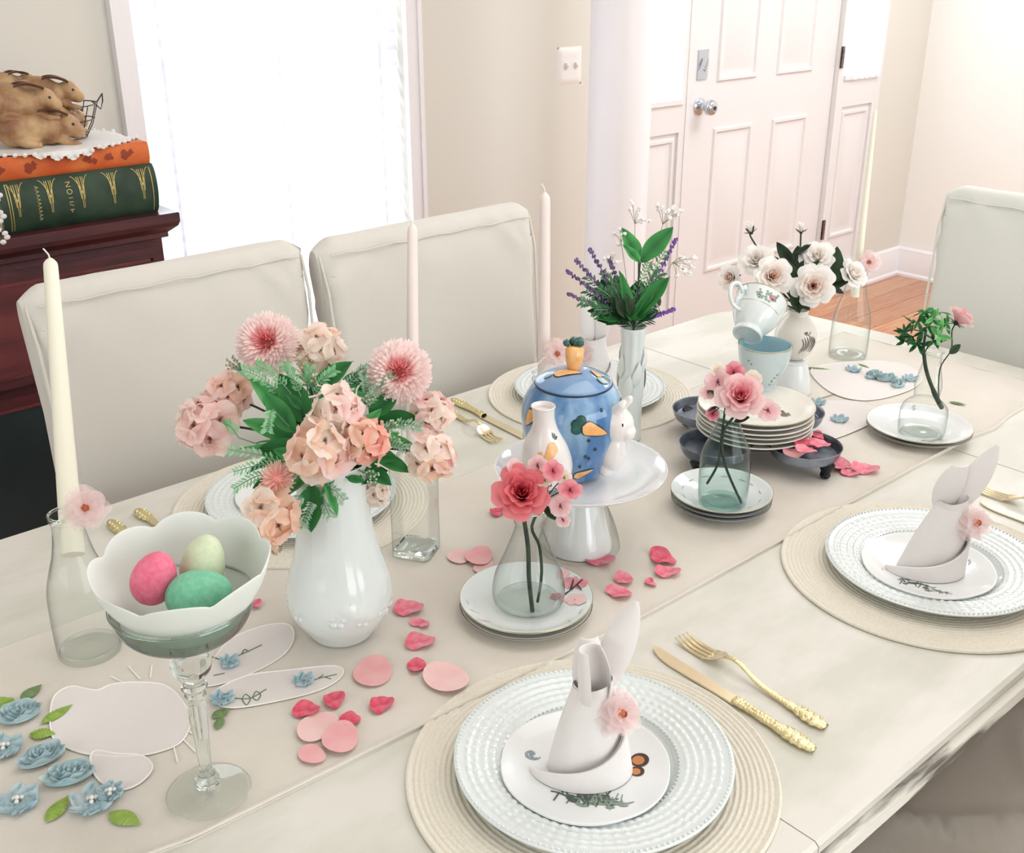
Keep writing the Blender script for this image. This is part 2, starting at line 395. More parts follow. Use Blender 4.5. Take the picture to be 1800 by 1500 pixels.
# ------------------------------------------------------------------ sideboard, books, doily, figurine
sb = thing('sideboard', 'dark mahogany sideboard left of the window, carrying books', 'sideboard', (.2, 2.38, 0))
SX0, SX1 = -.75, 1.035; FY = 2.36
MB().box((SX0, FY, .08), (SX1, 2.80, .94)).build('carcass', m_wood, sb, world=True)
m = MB()
prof = [(0, .935), (.012, .94), (.012, .95), (.03, .965), (.034, .975), (.034, .994), (0, .996)]
for i in range(len(prof)-1):
    (a, za), (b, zb) = prof[i], prof[i+1]
    m.add([(SX0-a, FY-a, za), (SX1+a, FY-a, za), (SX1+b, FY-b, zb), (SX0-b, FY-b, zb)], [(0, 1, 2, 3)])
    m.add([(SX1+a, FY-a, za), (SX1+a, 2.80, za), (SX1+b, 2.80, zb), (SX1+b, FY-b, zb)], [(0, 1, 2, 3)])
m.box((SX0-.033, FY-.033, .976), (SX1+.033, 2.803, .9955)); m.build('top', m_wood, sb, world=True)
def framed(x0, x1, z0, z1, mm, name):
    o = MB().box((x0+.004, FY-.016, z0+.004), (x1-.004, FY-.001, z1-.004)).build(name, m_wood, sb, world=True)
    q = MB().box((x0+.03, FY-.019, z0+.03), (x1-.03, FY-.012, z1-.03)).build('inset_panel', mm, o); q.location = -Vector(sb.location)
    b = MB(); 
    for a0, a1, c0, c1 in ((x0+.026, x1-.026, z0+.026, z0+.031), (x0+.026, x1-.026, z1-.031, z1-.026), (x0+.026, x0+.031, z0+.026, z1-.026), (x1-.031, x1-.026, z0+.026, z1-.026)): b.box((a0, FY-.022, c0), (a1, FY-.016, c1))
    q = b.build('bead', m_wood2, o); q.location = -Vector(sb.location); return o
framed(.46, SX1-.01, .67, .925, m_wood2, 'drawer'); framed(-.12, .45, .67, .925, m_wood2, 'drawer'); framed(-.73, -.13, .67, .925, m_wood2, 'drawer')
framed(.46, SX1-.01, .13, .655, m_darkglass, 'cabinet_door'); framed(-.12, .45, .13, .655, m_darkglass, 'cabinet_door'); framed(-.73, -.13, .13, .655, m_darkglass, 'cabinet_door')
for x in (SX0+.03, SX1-.03):
    for y in (FY+.03, 2.77): MB().lathe([(.02, 0), (.026, .03), (.03, .08)], 14, (x, y, 0)).build('foot', m_wood, sb, world=True)

m_green = mat('green_cloth_binding', '#26382c', .55, .35, col2='#374b3a', noise_scale=18)
m_orange = mat('orange_cloth_binding', '#c4582c', .6, .3, col2='#d8753f', noise_scale=14)
m_opage = mat('page_edges', '#d8ccb2', .8, .1)
m_gilt = mat('gilt_tooling', '#c3ad6b', .4, .5, metal=.4)
m_rust = mat('rust_blotch', '#8f3a20', .7)
BY = 2.36
def book(name, label, x0, x1, z0, z1, y0, dpt, m_, bulge):
    t = thing(name, label, 'book', ((x0+x1)/2, y0+dpt/2, z0)); h = z1-z0
    MB().box((x0+.006, y0+.02, z0+.006), (x1-.006, y0+dpt-.006, z1-.006)).build('page_block', m_opage, t, world=True)
    for za, zb in ((z0, z0+.005), (z1-.005, z1)): MB().box((x0, y0+.008, za), (x1, y0+dpt, zb)).build('cover_board', m_, t, world=True)
    m = MB(); 
    def f(u, v): a = (v-.5)*2; return (x0+(x1-x0)*u, y0+.008-bulge*math.sqrt(max(0, 1-a*a*.92)), z0+h*v)
    m.grid(f, 1, 12); sp = m.build('spine', m_, t, world=True, fix=False); return t, f
gb, gf = book('old_book', 'thick green cloth-bound book with gilt arched tooling, lying at the bottom of the stack', .70, 1.035, .996, 1.103, BY, .25, m_green, .024)
ob, of = book('old_book', 'slim orange cloth-bound book with rust blotches lying on the green one', .705, 1.03, 1.1035, 1.150, BY-.004, .24, m_orange, .010)
def spine_mark(t, f, segs, m_, name, wdt=.0016, off=.0012):
    m = MB()
    for pts in segs:
        Q = []
        for (u0, v0), (u1, v1) in zip(pts[:-1], pts[1:]):
            ns = max(1, int(max(abs(u1-u0)/.02, abs(v1-v0)/.04)))
            Q += [(u0+(u1-u0)*i/ns, v0+(v1-v0)*i/ns) for i in range(ns)]
        Q.append(pts[-1]); P = [Vector(f(u, v))+Vector((0, -off, 0)) for u, v in Q]
        for a, b in zip(P[:-1], P[1:]):
            d = (b-a); s = Vector((d.z, 0, -d.x)).normalized()*wdt/2 if d.length > 0 else Vector((0, 0, wdt))
            m.add([a-s, b-s, b+s, a+s], [(0, 1, 2, 3)])
    m.build(name, m_, t, world=True, fix=False)
for k in range(5):
    u = .10+k*.20
    segs = [[(u+sg*.055*s, .62+.33*(1-(1-s)**2)) for s in [i/8 for i in range(9)]] for sg in (-1, 1)]
    segs += [[(u+dx, .93), (u+dx*.5, .93-L)] for dx, L in ((-.02, .42), (-.008, .6), (.008, .6), (.02, .42))]
    spine_mark(gb, gf, segs, m_gilt, 'gilt_arch', .0013)
spine_mark(gb, gf, [[(.045, .06), (.045, .95)], [(.965, .06), (.965, .95)], [(.06, .06), (.06, .95)]], m_gilt, 'gilt_line', .0016)
spine_mark(gb, gf, [[(.215, y), (.235, y-.03), (.215, y-.05)] for y in [.86-.075*i for i in range(9)]], m_gilt, 'gilt_lettering', .0012)
# title letters Z, O and worn strokes
spine_mark(gb, gf, [[(.405, .86), (.435, .86), (.405, .78), (.435, .78)], [(.42+.016*cos(a), .68+.045*sin(a)) for a in [i*PI/6 for i in range(13)]], [(.408, .56), (.434, .56)], [(.408, .48), (.434, .48)], [(.408, .44), (.434, .40)], [(.408, .33), (.434, .33)], [(.42, .33), (.42, .27)]], m_gilt, 'gilt_title', .0016)
for u, v, r in ((.02, .5, .03), (.20, .45, .035), (.23, .6, .02), (.58, .55, .03), (.62, .42, .022), (.72, .55, .028), (.83, .55, .035), (.87, .65, .02)):
    poly = [(u+r*cos(a)*(1+.3*sin(3*a+u*40)), v+r*6*sin(a)*(1+.25*cos(4*a+u*30))) for a in [i*2*PI/18 for i in range(18)]]
    MB().patch([(min(max(p[0], .004), .996), min(max(p[1], .06), .94)) for p in poly], lambda a, b: Vector(of(a, b))+Vector((0, -.0008, 0)), 3).build('rust_stain', m_rust, ob, world=True, fix=False)
# doily
m_lace = mat('cotton_lace', '#e9e5e2', .9, .1, bump=.5, bump_scale=500)
dl = thing('lace_doily', 'white lace-edged doily draped over the orange book under the hare figurine', 'doily', (.85, 2.50, 1.151))
m = MB(); N = 110
def edge(th):
    a, b = .205, .150; r = 1/math.sqrt((cos(th)/a)**2+(sin(th)/b)**2); return r
def df(u, v):
    th = 2*PI*u; r = edge(th)*v; rr = r*(1+.03*sin(28*th)*(v > .97))
    x = .85+rr*cos(th); y = 2.485+rr*sin(th); zz = 1.1525+.0008*sin(u*60+v*9)
    if y < BY-.016: zz -= (BY-.016-y)*1.4+.002; y = BY-.0165-(.004)
    if x > 1.032: zz -= (x-1.032)*1.3; x = 1.032+(x-1.032)*.2+.003
    if x < .703: zz -= (.703-x)*1.6; x = .703-.005
    return (x, y, zz)
m.grid(df, N, 14, wu=True); m.build('lace_cloth', m_lace, dl, world=True, fix=False)
m = MB()
for i in range(56):
    th = 2*PI*i/56; p = Vector(df(i/56, .985)); m.ball(p, (.005, .0026, .005), 8, 5)
o = m.build('lace_loops', m_lace, dl, world=True); o['kind'] = 'stuff'
# second doily hanging at the left
d2 = thing('lace_doily', 'white crocheted doily edge hanging down at the far left of the stacked books', 'doily', (.672, 2.33, 1.0))
m = MB()
for i in range(18):
    zz = 1.135-.0085*i; m.ball((.686+.009*sin(i*1.3), 2.325, zz), (.0065, .003, .0055), 8, 5)
m.grid(lambda u, v: (.60+.078*u, 2.33+.003*sin(9*v), .985+.16*v), 4, 10); m.build('crocheted_edge', m_lace, d2, world=True)

# hares figurine in a wire basket
m_hare = mat('brown_glazed_resin', '#c3a075', .42, .45, col2='#8a5f40', noise_scale=22, bump=.3, bump_scale=60)
m_hare2 = mat('hare_ear_dark', '#6a4a3c', .5, .4)
m_wire = mat('dark_wire', '#3e3836', .4, .4, metal=.7)
hb = Vector((.835, 2.50, 1.154))
hf = thing('hare_figurine', 'brown pile of sleeping hares figurine in a wire basket, on the lace doily', 'figurine', hb)
def hare(c, s, yaw, roll, flip=1):
    mt = Matrix.Translation(c) @ Matrix.Rotation(yaw, 4, 'Z') @ Matrix.Rotation(roll, 4, 'Y')
    m = MB(); m.ball((-.005*s, 0, 0), (.062*s, .043*s, .042*s), 20, 14); m.ball((-.042*s, -.018*s, -.004*s), (.036*s, .034*s, .038*s), 16, 12)   # trunk, haunch
    m.ball((.034*s, -.010*s, -.002*s), (.030*s, .034*s, .032*s), 16, 12); m.ball((.068*s, -.016*s, .008*s), (.029*s, .024*s, .026*s), 16, 12); m.ball((.088*s, -.018*s, -.003*s), (.019*s, .017*s, .017*s), 12, 8)
    m.tube([(-.05*s, -.03*s, -.02*s), (-.02*s, -.04*s, -.03*s), (.01*s, -.042*s, -.033*s)], [.013*s, .011*s, .008*s], 8)
    m.tube([(.04*s, -.025*s, -.015*s), (.07*s, -.035*s, -.028*s), (.095*s, -.035*s, -.03*s)], [.011*s, .009*s, .006*s], 8)
    bm = bmesh.new(); m.xf(mt); o = m.build('hare', m_hare, hf)
    rm = o.modifiers.new('r', 'REMESH'); rm.mode = 'VOXEL'; rm.voxel_size = .0032; rm.use_smooth_shade = True
    sm = o.modifiers.new('s', 'SMOOTH'); sm.iterations = 4
    e = MB()
    for sg in (-1, 1):
        def ef(u, v, sg=sg):
            L = .062*s; wd2 = .0135*s*sin(PI*min(1, .12+u*.88))
            return mt @ Vector((.066*s-L*u, -.018*s+sg*.016*s+(v-.5)*2*wd2, .029*s+.010*s*sin(u*2.6)+abs(v-.5)*.012*s))
        e.grid(ef, 8, 4)
    e.build('ears', m_hare2, o, fix=False); bm.free()
    y = MB(); y.ball(mt @ Vector((.076*s, -.039*s, .014*s)), .0032*s, 8, 6); y.build('eye', m_dark, o)
for c, s, yw, rl in (((-.010, -.042, .036), .98, -.12, .12), ((-.045, -.035, .088), .95, -.10, .05), ((.035, .01, .098), .85, -.25, .08), ((.055, -.02, .045), .7, .5, .2), ((-.03, .03, .115), .7, .15, .0), ((.02, .045, .05), .9, .3, 0), ((.05, .03, .075), .6, -.6, .1)):
    hare(Vector(c), s, yw, rl)
m = MB()
for k in (14, 15, 0, 1, 2):
    a = 2*PI*k/16; m.tube([(.118*cos(a), .07*sin(a), .003), (.135*cos(a), .082*sin(a), .03), (.15*cos(a), .093*sin(a), .072)], .0011, 6)
for z_, a_, b_ in ((.003, .118, .07), (.04, .139, .085), (.072, .15, .093)):
    for c0 in (-6,): m.tube([(a_*cos(2*PI*i/40), b_*sin(2*PI*i/40), z_) for i in range(c0, c0+13)], .0013, 6)
for sx in (1,): m.tube([(sx*.148, -.012, .072), (sx*.165, -.006, .088), (sx*.168, .004, .072), (sx*.16, .0, .055), (sx*.146, .01, .072)], .0016, 6)
m.build('wire_basket', m_wire, hf)

# ------------------------------------------------------------------ slipcovered chairs
def chair(label, loc, rz, width, m_, top=1.06, group='slipcovered dining chairs'):
    """local: front faces -y, origin on the floor at the front face of the back"""
    t = thing('dining_chair', label, 'chair', loc, rz, group); hw = width/2
    # back: closed shell, top rolls backwards
    path = [(.00, .44), (.012, .62), (.025, .80), (.042, top-.10), (.050, top-.045)]     # front face (y,z)
    path += [(.058, top-.012), (.075, top), (.10, top-.006), (.118, top-.03), (.118, top-.06), (.108, top-.10), (.10, .8), (.09, .62), (.085, .44)]
    P = [(p[0], p[1]) for p in smooth(path, 4)]
    n = len(P); NU = 26
    def bf(u, v):
        k = min(int(round(v*(n-1))), n-1); y, z = P[k]; a = u*2-1
        s = 1+.028*max(0, (z-.92)/.14)**1.5-.02*max(0, (z-.55)/.4)*(z < .92)
        x = hw*s*(abs(a)**.92)*(1 if a > 0 else -1)
        rnd = max(0, abs(a)-.90)/.10
        cy = .05+(z-.44)*.05; y2 = y+(cy-y)*rnd*rnd*.55
        z2 = z-.020*max(0, abs(a)-.86)/.14*(z > top-.06)
        w_ = .0045*noise.noise(Vector((x*6+loc[0]*5, z*5, 1.5)))+.004*noise.noise(Vector((x*16+z*14, z*5, loc[1]+3)))*max(0, (z-.85)/.2)
        # diagonal pull folds from the top corners
        q = (hw-abs(x))*1.1+(top-z); w_ += .008*math.exp(-((q-.13)/.012)**2)*max(0, (abs(x)/hw-.4))*(z > top-.22)*1.6
        w_ += .006*math.exp(-((q-.09+.02*sin(x*40))/.01)**2)*max(0, (abs(x)/hw-.5))*(z > top-.22)*1.6
        return (x, y2-w_*(1 if y < .07 else -1), z2)
    m = MB(); m.grid(bf, NU*2, n-1, wv=False)
    # close the sides
    for u in (0, 1):
        ring = [Vector(bf(u, k/(n-1))) for k in range(n)]; c = sum(ring, Vector())/n
        m.add(ring+[c], [(k, k+1, n) for k in range(n-1)]+[(n-1, 0, n)])
    m.build('backrest', m_, t, angle=60)
    # piping seam along the top edges
    m = MB()
    for sx in (-1, 1): m.tube([(sx*(hw*.985), .028+.0, .55), (sx*hw*.982, .03, .8), (sx*hw*1.0, .046, top-.09), (sx*hw*1.005, .066, top-.03), (sx*hw*.97, .078, top-.012)], .0026, 6)
    m.tube([(hw*(2*i/14-1)*.95, .049, top-.026+.002*sin(i*2.1)) for i in range(15)], .0016, 6); m.build('seam', m_, t)
    # seat with soft edges, and skirt with pleats to the floor
    m = MB()
    def sf(u, v):
        x = (u-.5)*2*hw*1.0; y = -.45+.47*v; e = min(u, 1-u, v*1.0+.0, 1)*10; zz = .455+.03*(1-max(0, 1-e)**3)
        zz += .012*noise.noise(Vector((x*7, y*7, loc[0])))+.020*math.exp(-((x*.8+y*.6+.12+.02*sin(y*20))/.012)**2)+.010*math.exp(-((x*.5-y*.7-.20+.015*sin(x*25))/.014)**2)-.008*math.exp(-((x*.9+y*.3-.03)/.02)**2)
        return (x, y, zz)
    m.grid(sf, 30, 30); m.build('seat', m_, t, angle=60, fix=False)
    m = MB()
    per = [(-hw, .06), (-hw, -.45), (hw, -.45), (hw, .06)]
    pts = []
    for (x0, y0), (x1, y1) in zip(per[:-1], per[1:]):
        L = math.hypot(x1-x0, y1-y0)
        for i in range(24): pts.append((x0+(x1-x0)*i/24, y0+(y1-y0)*i/24))
    pts.append(per[-1]); K = len(pts)
    def kf(u, v):
        i = min(int(round(u*(K-1))), K-1); x, y = pts[i]; s = 1+.05*v+.010*sin(i*.9)*v+.03*noise.noise(Vector((i*.25, v*1.2, loc[0])))*v
        return (x*s, -.2+(y+.2)*s, .462-.452*v)
    m.grid(kf, K-1, 8); m.build('skirt', m_, t, angle=60, fix=False)
    return t
chair('slipcovered chair in front of the dark sideboard, leftmost in the far row', (.745, 1.603, 0), 0, .475, m_cloth, 1.068)
chair('slipcovered chair between the window and the white column, wrinkled at its top corner', (1.262, 1.585, 0), 0, .50, m_cloth, 1.062)
chair('pale slipcovered chair at the end of the table beside the foyer wall', (2.235, .90, 0), -PI/2, .52, m_clothend, 1.065)
chair('slipcovered chair tucked under the near edge of the table, seat creased', (1.30, .09, 0), PI, .52, m_cloth, 1.05)

# ------------------------------------------------------------------ dining table
def painted_wood():
    m = bpy.data.materials.new('distressed_white_paint'); m.use_nodes = True; nt = m.node_tree; b = nt.nodes['Principled BSDF']
    b.inputs['Roughness'].default_value = .42; b.inputs['Specular IOR Level'].default_value = .4
    tc = nt.nodes.new('ShaderNodeTexCoord'); mp = nt.nodes.new('ShaderNodeMapping'); mp.inputs['Scale'].default_value = (1, 2.2, 2); nt.links.new(tc.outputs['Object'], mp.inputs[0])
    n1 = nt.nodes.new('ShaderNodeTexNoise'); n1.inputs['Scale'].default_value = 4.5; n1.inputs['Detail'].default_value = 6; n1.inputs['Roughness'].default_value = .6
    n2 = nt.nodes.new('ShaderNodeTexNoise'); n2.inputs['Scale'].default_value = 9; n2.inputs['Detail'].default_value = 8; n2.inputs['Roughness'].default_value = .7
    for n in (n1, n2): nt.links.new(mp.outputs[0], n.inputs[0])
    r1 = nt.nodes.new('ShaderNodeValToRGB'); e = r1.color_ramp.elements; e[0].position = .40; e[0].color = lin('#d0cec3'); e[1].position = .58; e[1].color = lin('#dedad2')
    r2 = nt.nodes.new('ShaderNodeValToRGB'); e = r2.color_ramp.elements; e[0].position = .70; e[0].color = (0, 0, 0, 1); e[1].position = .80; e[1].color = (1, 1, 1, 1)
    mx = nt.nodes.new('ShaderNodeMix'); mx.data_type = 'RGBA'; mx.inputs['B'].default_value = lin('#c4c6bb')
    nt.links.new(n1.outputs[0], r1.inputs[0]); nt.links.new(n2.outputs[0], r2.inputs[0]); nt.links.new(r2.outputs[0], mx.inputs['Factor']); nt.links.new(r1.outputs[0], mx.inputs['A']); nt.links.new(mx.outputs['Result'], b.inputs['Base Color'])
    bp = nt.nodes.new('ShaderNodeBump'); bp.inputs['Strength'].default_value = .12; bp.inputs['Distance'].default_value = .002; nt.links.new(n2.outputs[0], bp.inputs['Height']); nt.links.new(bp.outputs[0], b.inputs['Normal'])
    return m
m_table = painted_wood()
m_worn = mat('worn_edge_paint', '#dcd9cf', .5, .35, col2='#6b645c', noise_scale=14, stretch=(.45, 3, 6), noise_lo=.47, noise_hi=.60, bump=.4, bump_scale=60)
TX0, TX1, TY0, TY1 = -.62, 2.125, .400, 1.518
tb = thing('dining_table', 'long whitewashed wooden dining table with distressed painted edge', 'dining table', (.75, .96, 0))
def outline(off, x0=TX0, x1=TX1):
    r = .19; P = []
    def corner(cx, cy, a0):
        for i in range(11):
            a = a0+PI/2*i/10; P.append((cx+(r-off)*cos(a), cy+(r-off)*sin(a)))
    corner(x1-r, TY0+r, -PI/2); 
    for i in range(1, 8): y = TY0+r+(TY1-TY0-2*r)*i/8; P.append((x1-off+.02*(1-((y-.96)/.37)**2)-.0, y))
    corner(x1-r, TY1-r, 0); corner(x0+r, TY1-r, PI/2); corner(x0+r, TY0+r, PI)
    return P
O0 = outline(0); O1 = outline(.006); O2 = outline(-.004)
def clipx(P, a, b):
    out = []
    for k in range(len(P)):
        p, q = P[k], P[(k+1) % len(P)]
        out.append(p)
    def half(P, x, keep_gt):
        res = []
        for k in range(len(P)):
            p, q = P[k], P[(k+1) % len(P)]; ip = (p[0] >= x) == keep_gt; iq = (q[0] >= x) == keep_gt
            if ip: res.append(p)
            if ip != iq: t = (x-p[0])/(q[0]-p[0]); res.append((x, p[1]+(q[1]-p[1])*t))
        return res
    return half(half(P, a, True), b, False)
for a, b in ((-9, .7393), (.7407, 1.669), (1.671, 9)):
    m = MB(); top = clipx(outline(.0045), a, b); md = clipx(outline(0), a, b); 
    n = len(top)
    if len(md) == n:
        vs = [(p[0], p[1], TZ) for p in top]+[(p[0], p[1], TZ-.004) for p in md]+[(p[0], p[1], TZ-.013) for p in md]
        fs = [list(range(n)), [2*n+i for i in range(n)][::-1]]+[(j*n+i, j*n+(i+1) % n, (j+1)*n+(i+1) % n, (j+1)*n+i) for j in range(2) for i in range(n)]
        m.add(vs, fs)
    else: m.slab(md, TZ-.013, TZ)
    m.build('tabletop_board', m_table, tb, world=True, angle=30)
# moulded edge under the boards
P0 = outline(.004); P1 = outline(-.009); P2 = outline(-.013); P3 = outline(-.006); P4 = outline(.012)
n = len(P0); lv = [(P0, TZ-.0132), (P1, TZ-.017), (P2, TZ-.026), (P3, TZ-.036), (P4, TZ-.040)]
m = MB(); m.add([(p[0], p[1], z) for P, z in lv for p in P], [(j*n+i, j*n+(i+1) % n, (j+1)*n+(i+1) % n, (j+1)*n+i) for j in range(4) for i in range(n)]+[list(range(n)), [4*n+i for i in range(n)]])
m.build('moulded_edge', m_worn, tb, world=True, angle=30)
Pa = outline(.07); Pb = outline(.095); n = len(Pa)
m = MB(); m.add([(p[0], p[1], z) for P, z in ((Pa, TZ-.04), (Pa, TZ-.125), (Pb, TZ-.125), (Pb, TZ-.04)) for p in P], [(j*n+i, j*n+(i+1) % n, ((j+1) % 4)*n+(i+1) % n, ((j+1) % 4)*n+i) for j in range(4) for i in range(n)])
m.build('apron', m_table, tb, world=True, angle=30)
for x in (TX0+.17, TX1-.17):
    for y in (TY0+.16, TY1-.16):
        MB().lathe(sprof([(.022, 0), (.026, .04), (.02, .1), (.036, .25), (.045, .42), (.03, .52), (.042, .55), (.042, .72)], 4), 24, (x, y, 0)).build('leg', m_table, tb, world=True)

# ------------------------------------------------------------------ runner with appliques
m_run = mat('linen_runner', '#e0d9d0', .92, .1, bump=.35, bump_scale=900, col2='#dad2c7', noise_scale=7)
m_appl = mat('white_organza', '#e4ddda', .85, .15, bump=.2, bump_scale=900)
m_stitch = mat('white_stitching', '#f6f1ea', .9, .1)
m_gstitch = mat('green_stitching', '#6e8065', .9, .1)
m_leafg = mat('green_embroidery', '#8fae4e', .8, .15, bump=.8, bump_scale=700, col2='#a5bf66', noise_scale=120)
m_leafd = mat('sage_embroidery', '#7f9668', .85, .1, bump=.8, bump_scale=700)
m_blue = mat('pale_blue_ribbon', '#b7d0d5', .5, .35, col2='#cbdcdf', noise_scale=60)
m_blue2 = mat('blue_grey_organza', '#cddbe0', .7, .2, col2='#a8c8d2', noise_scale=50, transl=.2)
m_pearl = mat('pearl_bead', '#e9e4dd', .2, .6, coat=.5)
rn = thing('table_runner', 'cream linen table runner appliqued with white rabbits and blue ribbon flowers', 'table runner', (.9, 1.0, TZ))
def ry0(x):
    y = .766+.030*max(0, (.9-x)/.62)
    if x < .30: y += .012*sin((.30-x)*16)
    if 1.70 < x < 2.1: y -= .010*math.exp(-((x-1.80)/.05)**2)
    return y
RZ_ = TZ+.0022
def rf(u, v):
    x = -.2+2.27*u; y = ry0(x)+(1.234-ry0(x))*v
    w_ = .0009*noise.noise(Vector((x*5, y*4, 0)))+.0006*noise.noise(Vector((x*15, y*3, 4)))
    if x > 1.7: w_ += .0012*sin(y*60+x*3)*min(1, (x-1.7)/.2)*math.exp(-((x-1.95)/.2)**2)
    return x, y, w_
NU, NV = 150, 34
m = MB()
vs = []; 
for i in range(NU+1):
    for j in range(NV+1):
        x, y, w_ = rf(i/NU, j/NV); vs.append((x, y, RZ_+max(w_, -.0011)))
m.add(vs, [(i*(NV+1)+j, (i+1)*(NV+1)+j, (i+1)*(NV+1)+j+1, i*(NV+1)+j+1) for i in range(NU) for j in range(NV)])
for j, sgn in ((0, -1), (NV, 1)):
    ring = []
    for i in range(NU+1):
        p = vs[i*(NV+1)+j]; ring += [p, (p[0], p[1]+sgn*.0008, TZ+.0001)]
    m.add(ring, [(2*i, 2*i+2, 2*i+3, 2*i+1) for i in range(NU)])
m.build('runner_cloth', m_run, rn, world=True, fix=False, angle=60)
m = MB()
m.tube([(x, ry0(x)+.0008, TZ+.0040) for x in [-.2+2.27*i/120 for i in range(121)]], .0020, 6); m.tube([(x, 1.2335, TZ+.0018) for x in (-.2, 2.07)], .0013, 6)
m.tube([(2.068, .78, TZ+.0018), (2.068, 1.23, TZ+.0018)], .0013, 6)
m.build('hem', m_run, rn, world=True)
def flat(poly_px, z=.0034): return [tuple(T(px, py, TZ+z)[:2]) for px, py in poly_px]
def cl(pts, n=5):
    P = [Vector((p[0], p[1], 0)) for p in pts]; out = []; L = len(P)
    for i in range(L):
        a, b, c, d = P[i-1], P[i], P[(i+1) % L], P[(i+2) % L]
        for k in range(n):
            t = k/n; q = .5*((2*b)+(c-a)*t+(2*a-5*b+4*c-d)*t*t+(3*b-a-3*c+d)*t**3); out.append((q.x, q.y))
    return out
AZ = [.0034]
def applique(pxs, name='rabbit_applique', mm=None, z=None):
    AZ[0] += .00025; z = AZ[0]; P = cl(flat(pxs))
    o = MB().patch(P, lambda x, y: (x, y, TZ+z), 3).build(name, mm or m_appl, rn, world=True, fix=False)
    e = MB().tube([(x, y, TZ+z) for x, y in P+[P[0]]], .0009, 6).build('stitched_edge', m_stitch, o); e.location = -Vector(rn.location)
    return o
applique([(88, 1262), (95, 1225), (125, 1207), (168, 1214), (195, 1204), (235, 1200), (290, 1205), (322, 1235), (335, 1270), (318, 1305), (280, 1322), (235, 1330), (180, 1330), (130, 1320), (95, 1300)])
applique([(352, 1205), (372, 1165), (405, 1125), (460, 1102), (505, 1098), (517, 1120), (500, 1150), (455, 1178), (400, 1200)])
applique([(372, 1222), (430, 1190), (500, 1180), (590, 1172), (600, 1190), (560, 1215), (480, 1235), (400, 1245)])
applique([(165, 1322), (205, 1326), (250, 1330), (268, 1350), (250, 1375), (215, 1390), (180, 1378), (160, 1350)])
applique([(1425, 652), (1470, 640), (1540, 636), (1600, 645), (1620, 668), (1590, 690), (1520, 705), (1460, 690)])
applique([(1395, 745), (1420, 715), (1470, 706), (1530, 712), (1545, 735), (1500, 760), (1440, 778), (1400, 770)])
for a, b in (((195, 1190), (218, 1200)), ((226, 1172), (246, 1194)), ((267, 1170), (264, 1192)), ((305, 1312), (312, 1340)), ((322, 1300), (348, 1326)), ((330, 1285), (352, 1298))):
    MB().tube([T(*a, TZ+.0036), T(*b, TZ+.0036)], .0008, 6).build('whisker_stitch', m_stitch, rn, world=True)
def emb_leaf(px0, px1, wd_, mm=None, z=.0045):
    a = T(*px0, TZ+z); b = T(*px1, TZ+z); d = b-a; n_ = Vector((-d.y, d.x, 0)).normalized()*wd_
    def f(u, v): s = sin(PI*u**.85)*(1-.15*u); return a+d*u+n_*(v-.5)*2*s+Vector((0, 0, .0022*(1-abs(v-.5)*2)*s+.0006*sin(u*55)*s))
    return MB().grid(f, 20, 6).build('leaf', mm or m_leafg, rn, world=True, fix=False)
for a, b, w_ in (((0, 1232), (26, 1240), .010), ((72, 1272), (128, 1238), .0085), ((52, 1290), (98, 1290), .0095), ((82, 1446), (120, 1398), .0095), ((192, 1428), (248, 1450), .0105)):
    emb_leaf(a, b, w_)
emb_leaf((-25, 1238), (26, 1236), .013)
for a, b, w_ in (((36, 1230), (74, 1203), .009), ((372, 1262), (405, 1245), .008), ((380, 1282), (392, 1258), .006), ((1412, 646), (1462, 650), .006), ((1668, 706), (1700, 712), .006), ((1508, 640), (1530, 648), .006)):
    emb_leaf(a, b, w_, m_leafd)
def ribbon_rose(px, py, r, asp=.75, rot=0., nm='ribbon_rose'):
    c = T(px, py, TZ+.004); m = MB(); random.seed(int(px*7+py))
    for k, rr in enumerate((1.0, .78, .56, .36, .18)):
        ph = random.random()*6
        def f(u, v, rr=rr, k=k, ph=ph):
            a = 2*PI*u; q = r*rr*(1+.10*sin(3*a+ph)+.05*sin(7*a+ph)); h = .004+.0115*(1-rr*.35)*v+.002*sin(5*a+ph)*v
            q2 = q*(1-.22*(1-v)) ; x = q2*cos(a); y = q2*sin(a)*asp
            return c+Vector((x*cos(rot)-y*sin(rot), x*sin(rot)+y*cos(rot), h-.003))
        m.grid(f, 36, 4, wu=True)
    m.patch([(r*cos(a), r*asp*sin(a)) for a in [i*PI/12 for i in range(24)]], lambda x, y: c+Vector((x*cos(rot)-y*sin(rot), x*sin(rot)+y*cos(rot), .003)), 2)
    m.build(nm, m_blue, rn, world=True, fix=False)
ribbon_rose(35, 1258, .022, .8, -.2); ribbon_rose(75, 1334, .024, .6, .0); ribbon_rose(122, 1366, .025, .65, -.35)
ribbon_rose(1535, 663, .020, .7, .1); ribbon_rose(1558, 668, .021, .7, -.5); ribbon_rose(1578, 678, .018, .7, .3)
def organza(px, py, r, n=6, bead=True):
    c = T(px, py, TZ+.0042); m = MB(); rd = random.Random(int(px+py*3))
    for k in range(n):
        a0 = 2*PI*k/n+rd.random()*.4
        def f(u, v, a0=a0): q = r*u; w_ = .55*r*sin(PI*min(1, .15+u*.8)); y = (v-.5)*2*w_; return c+Vector((q*cos(a0)-y*sin(a0), q*sin(a0)+y*cos(a0), .001+.005*u*u+.0025*sin(9*v+u*6)))
        m.grid(f, 6, 8)
    o = m.build('organza_flower', m_blue2, rn, world=True, fix=False)
    if bead:
        b = MB(); [b.ball(c+Vector((.004*cos(i*2.1), .004*sin(i*2.1), .005+.001*(i == 5))), .0023, 8, 6) for i in range(5)]; b.ball(c+Vector((0, 0, .007)), .0025, 8, 6)
        q = b.build('beads', m_pearl, o); q.location = -Vector(rn.location)
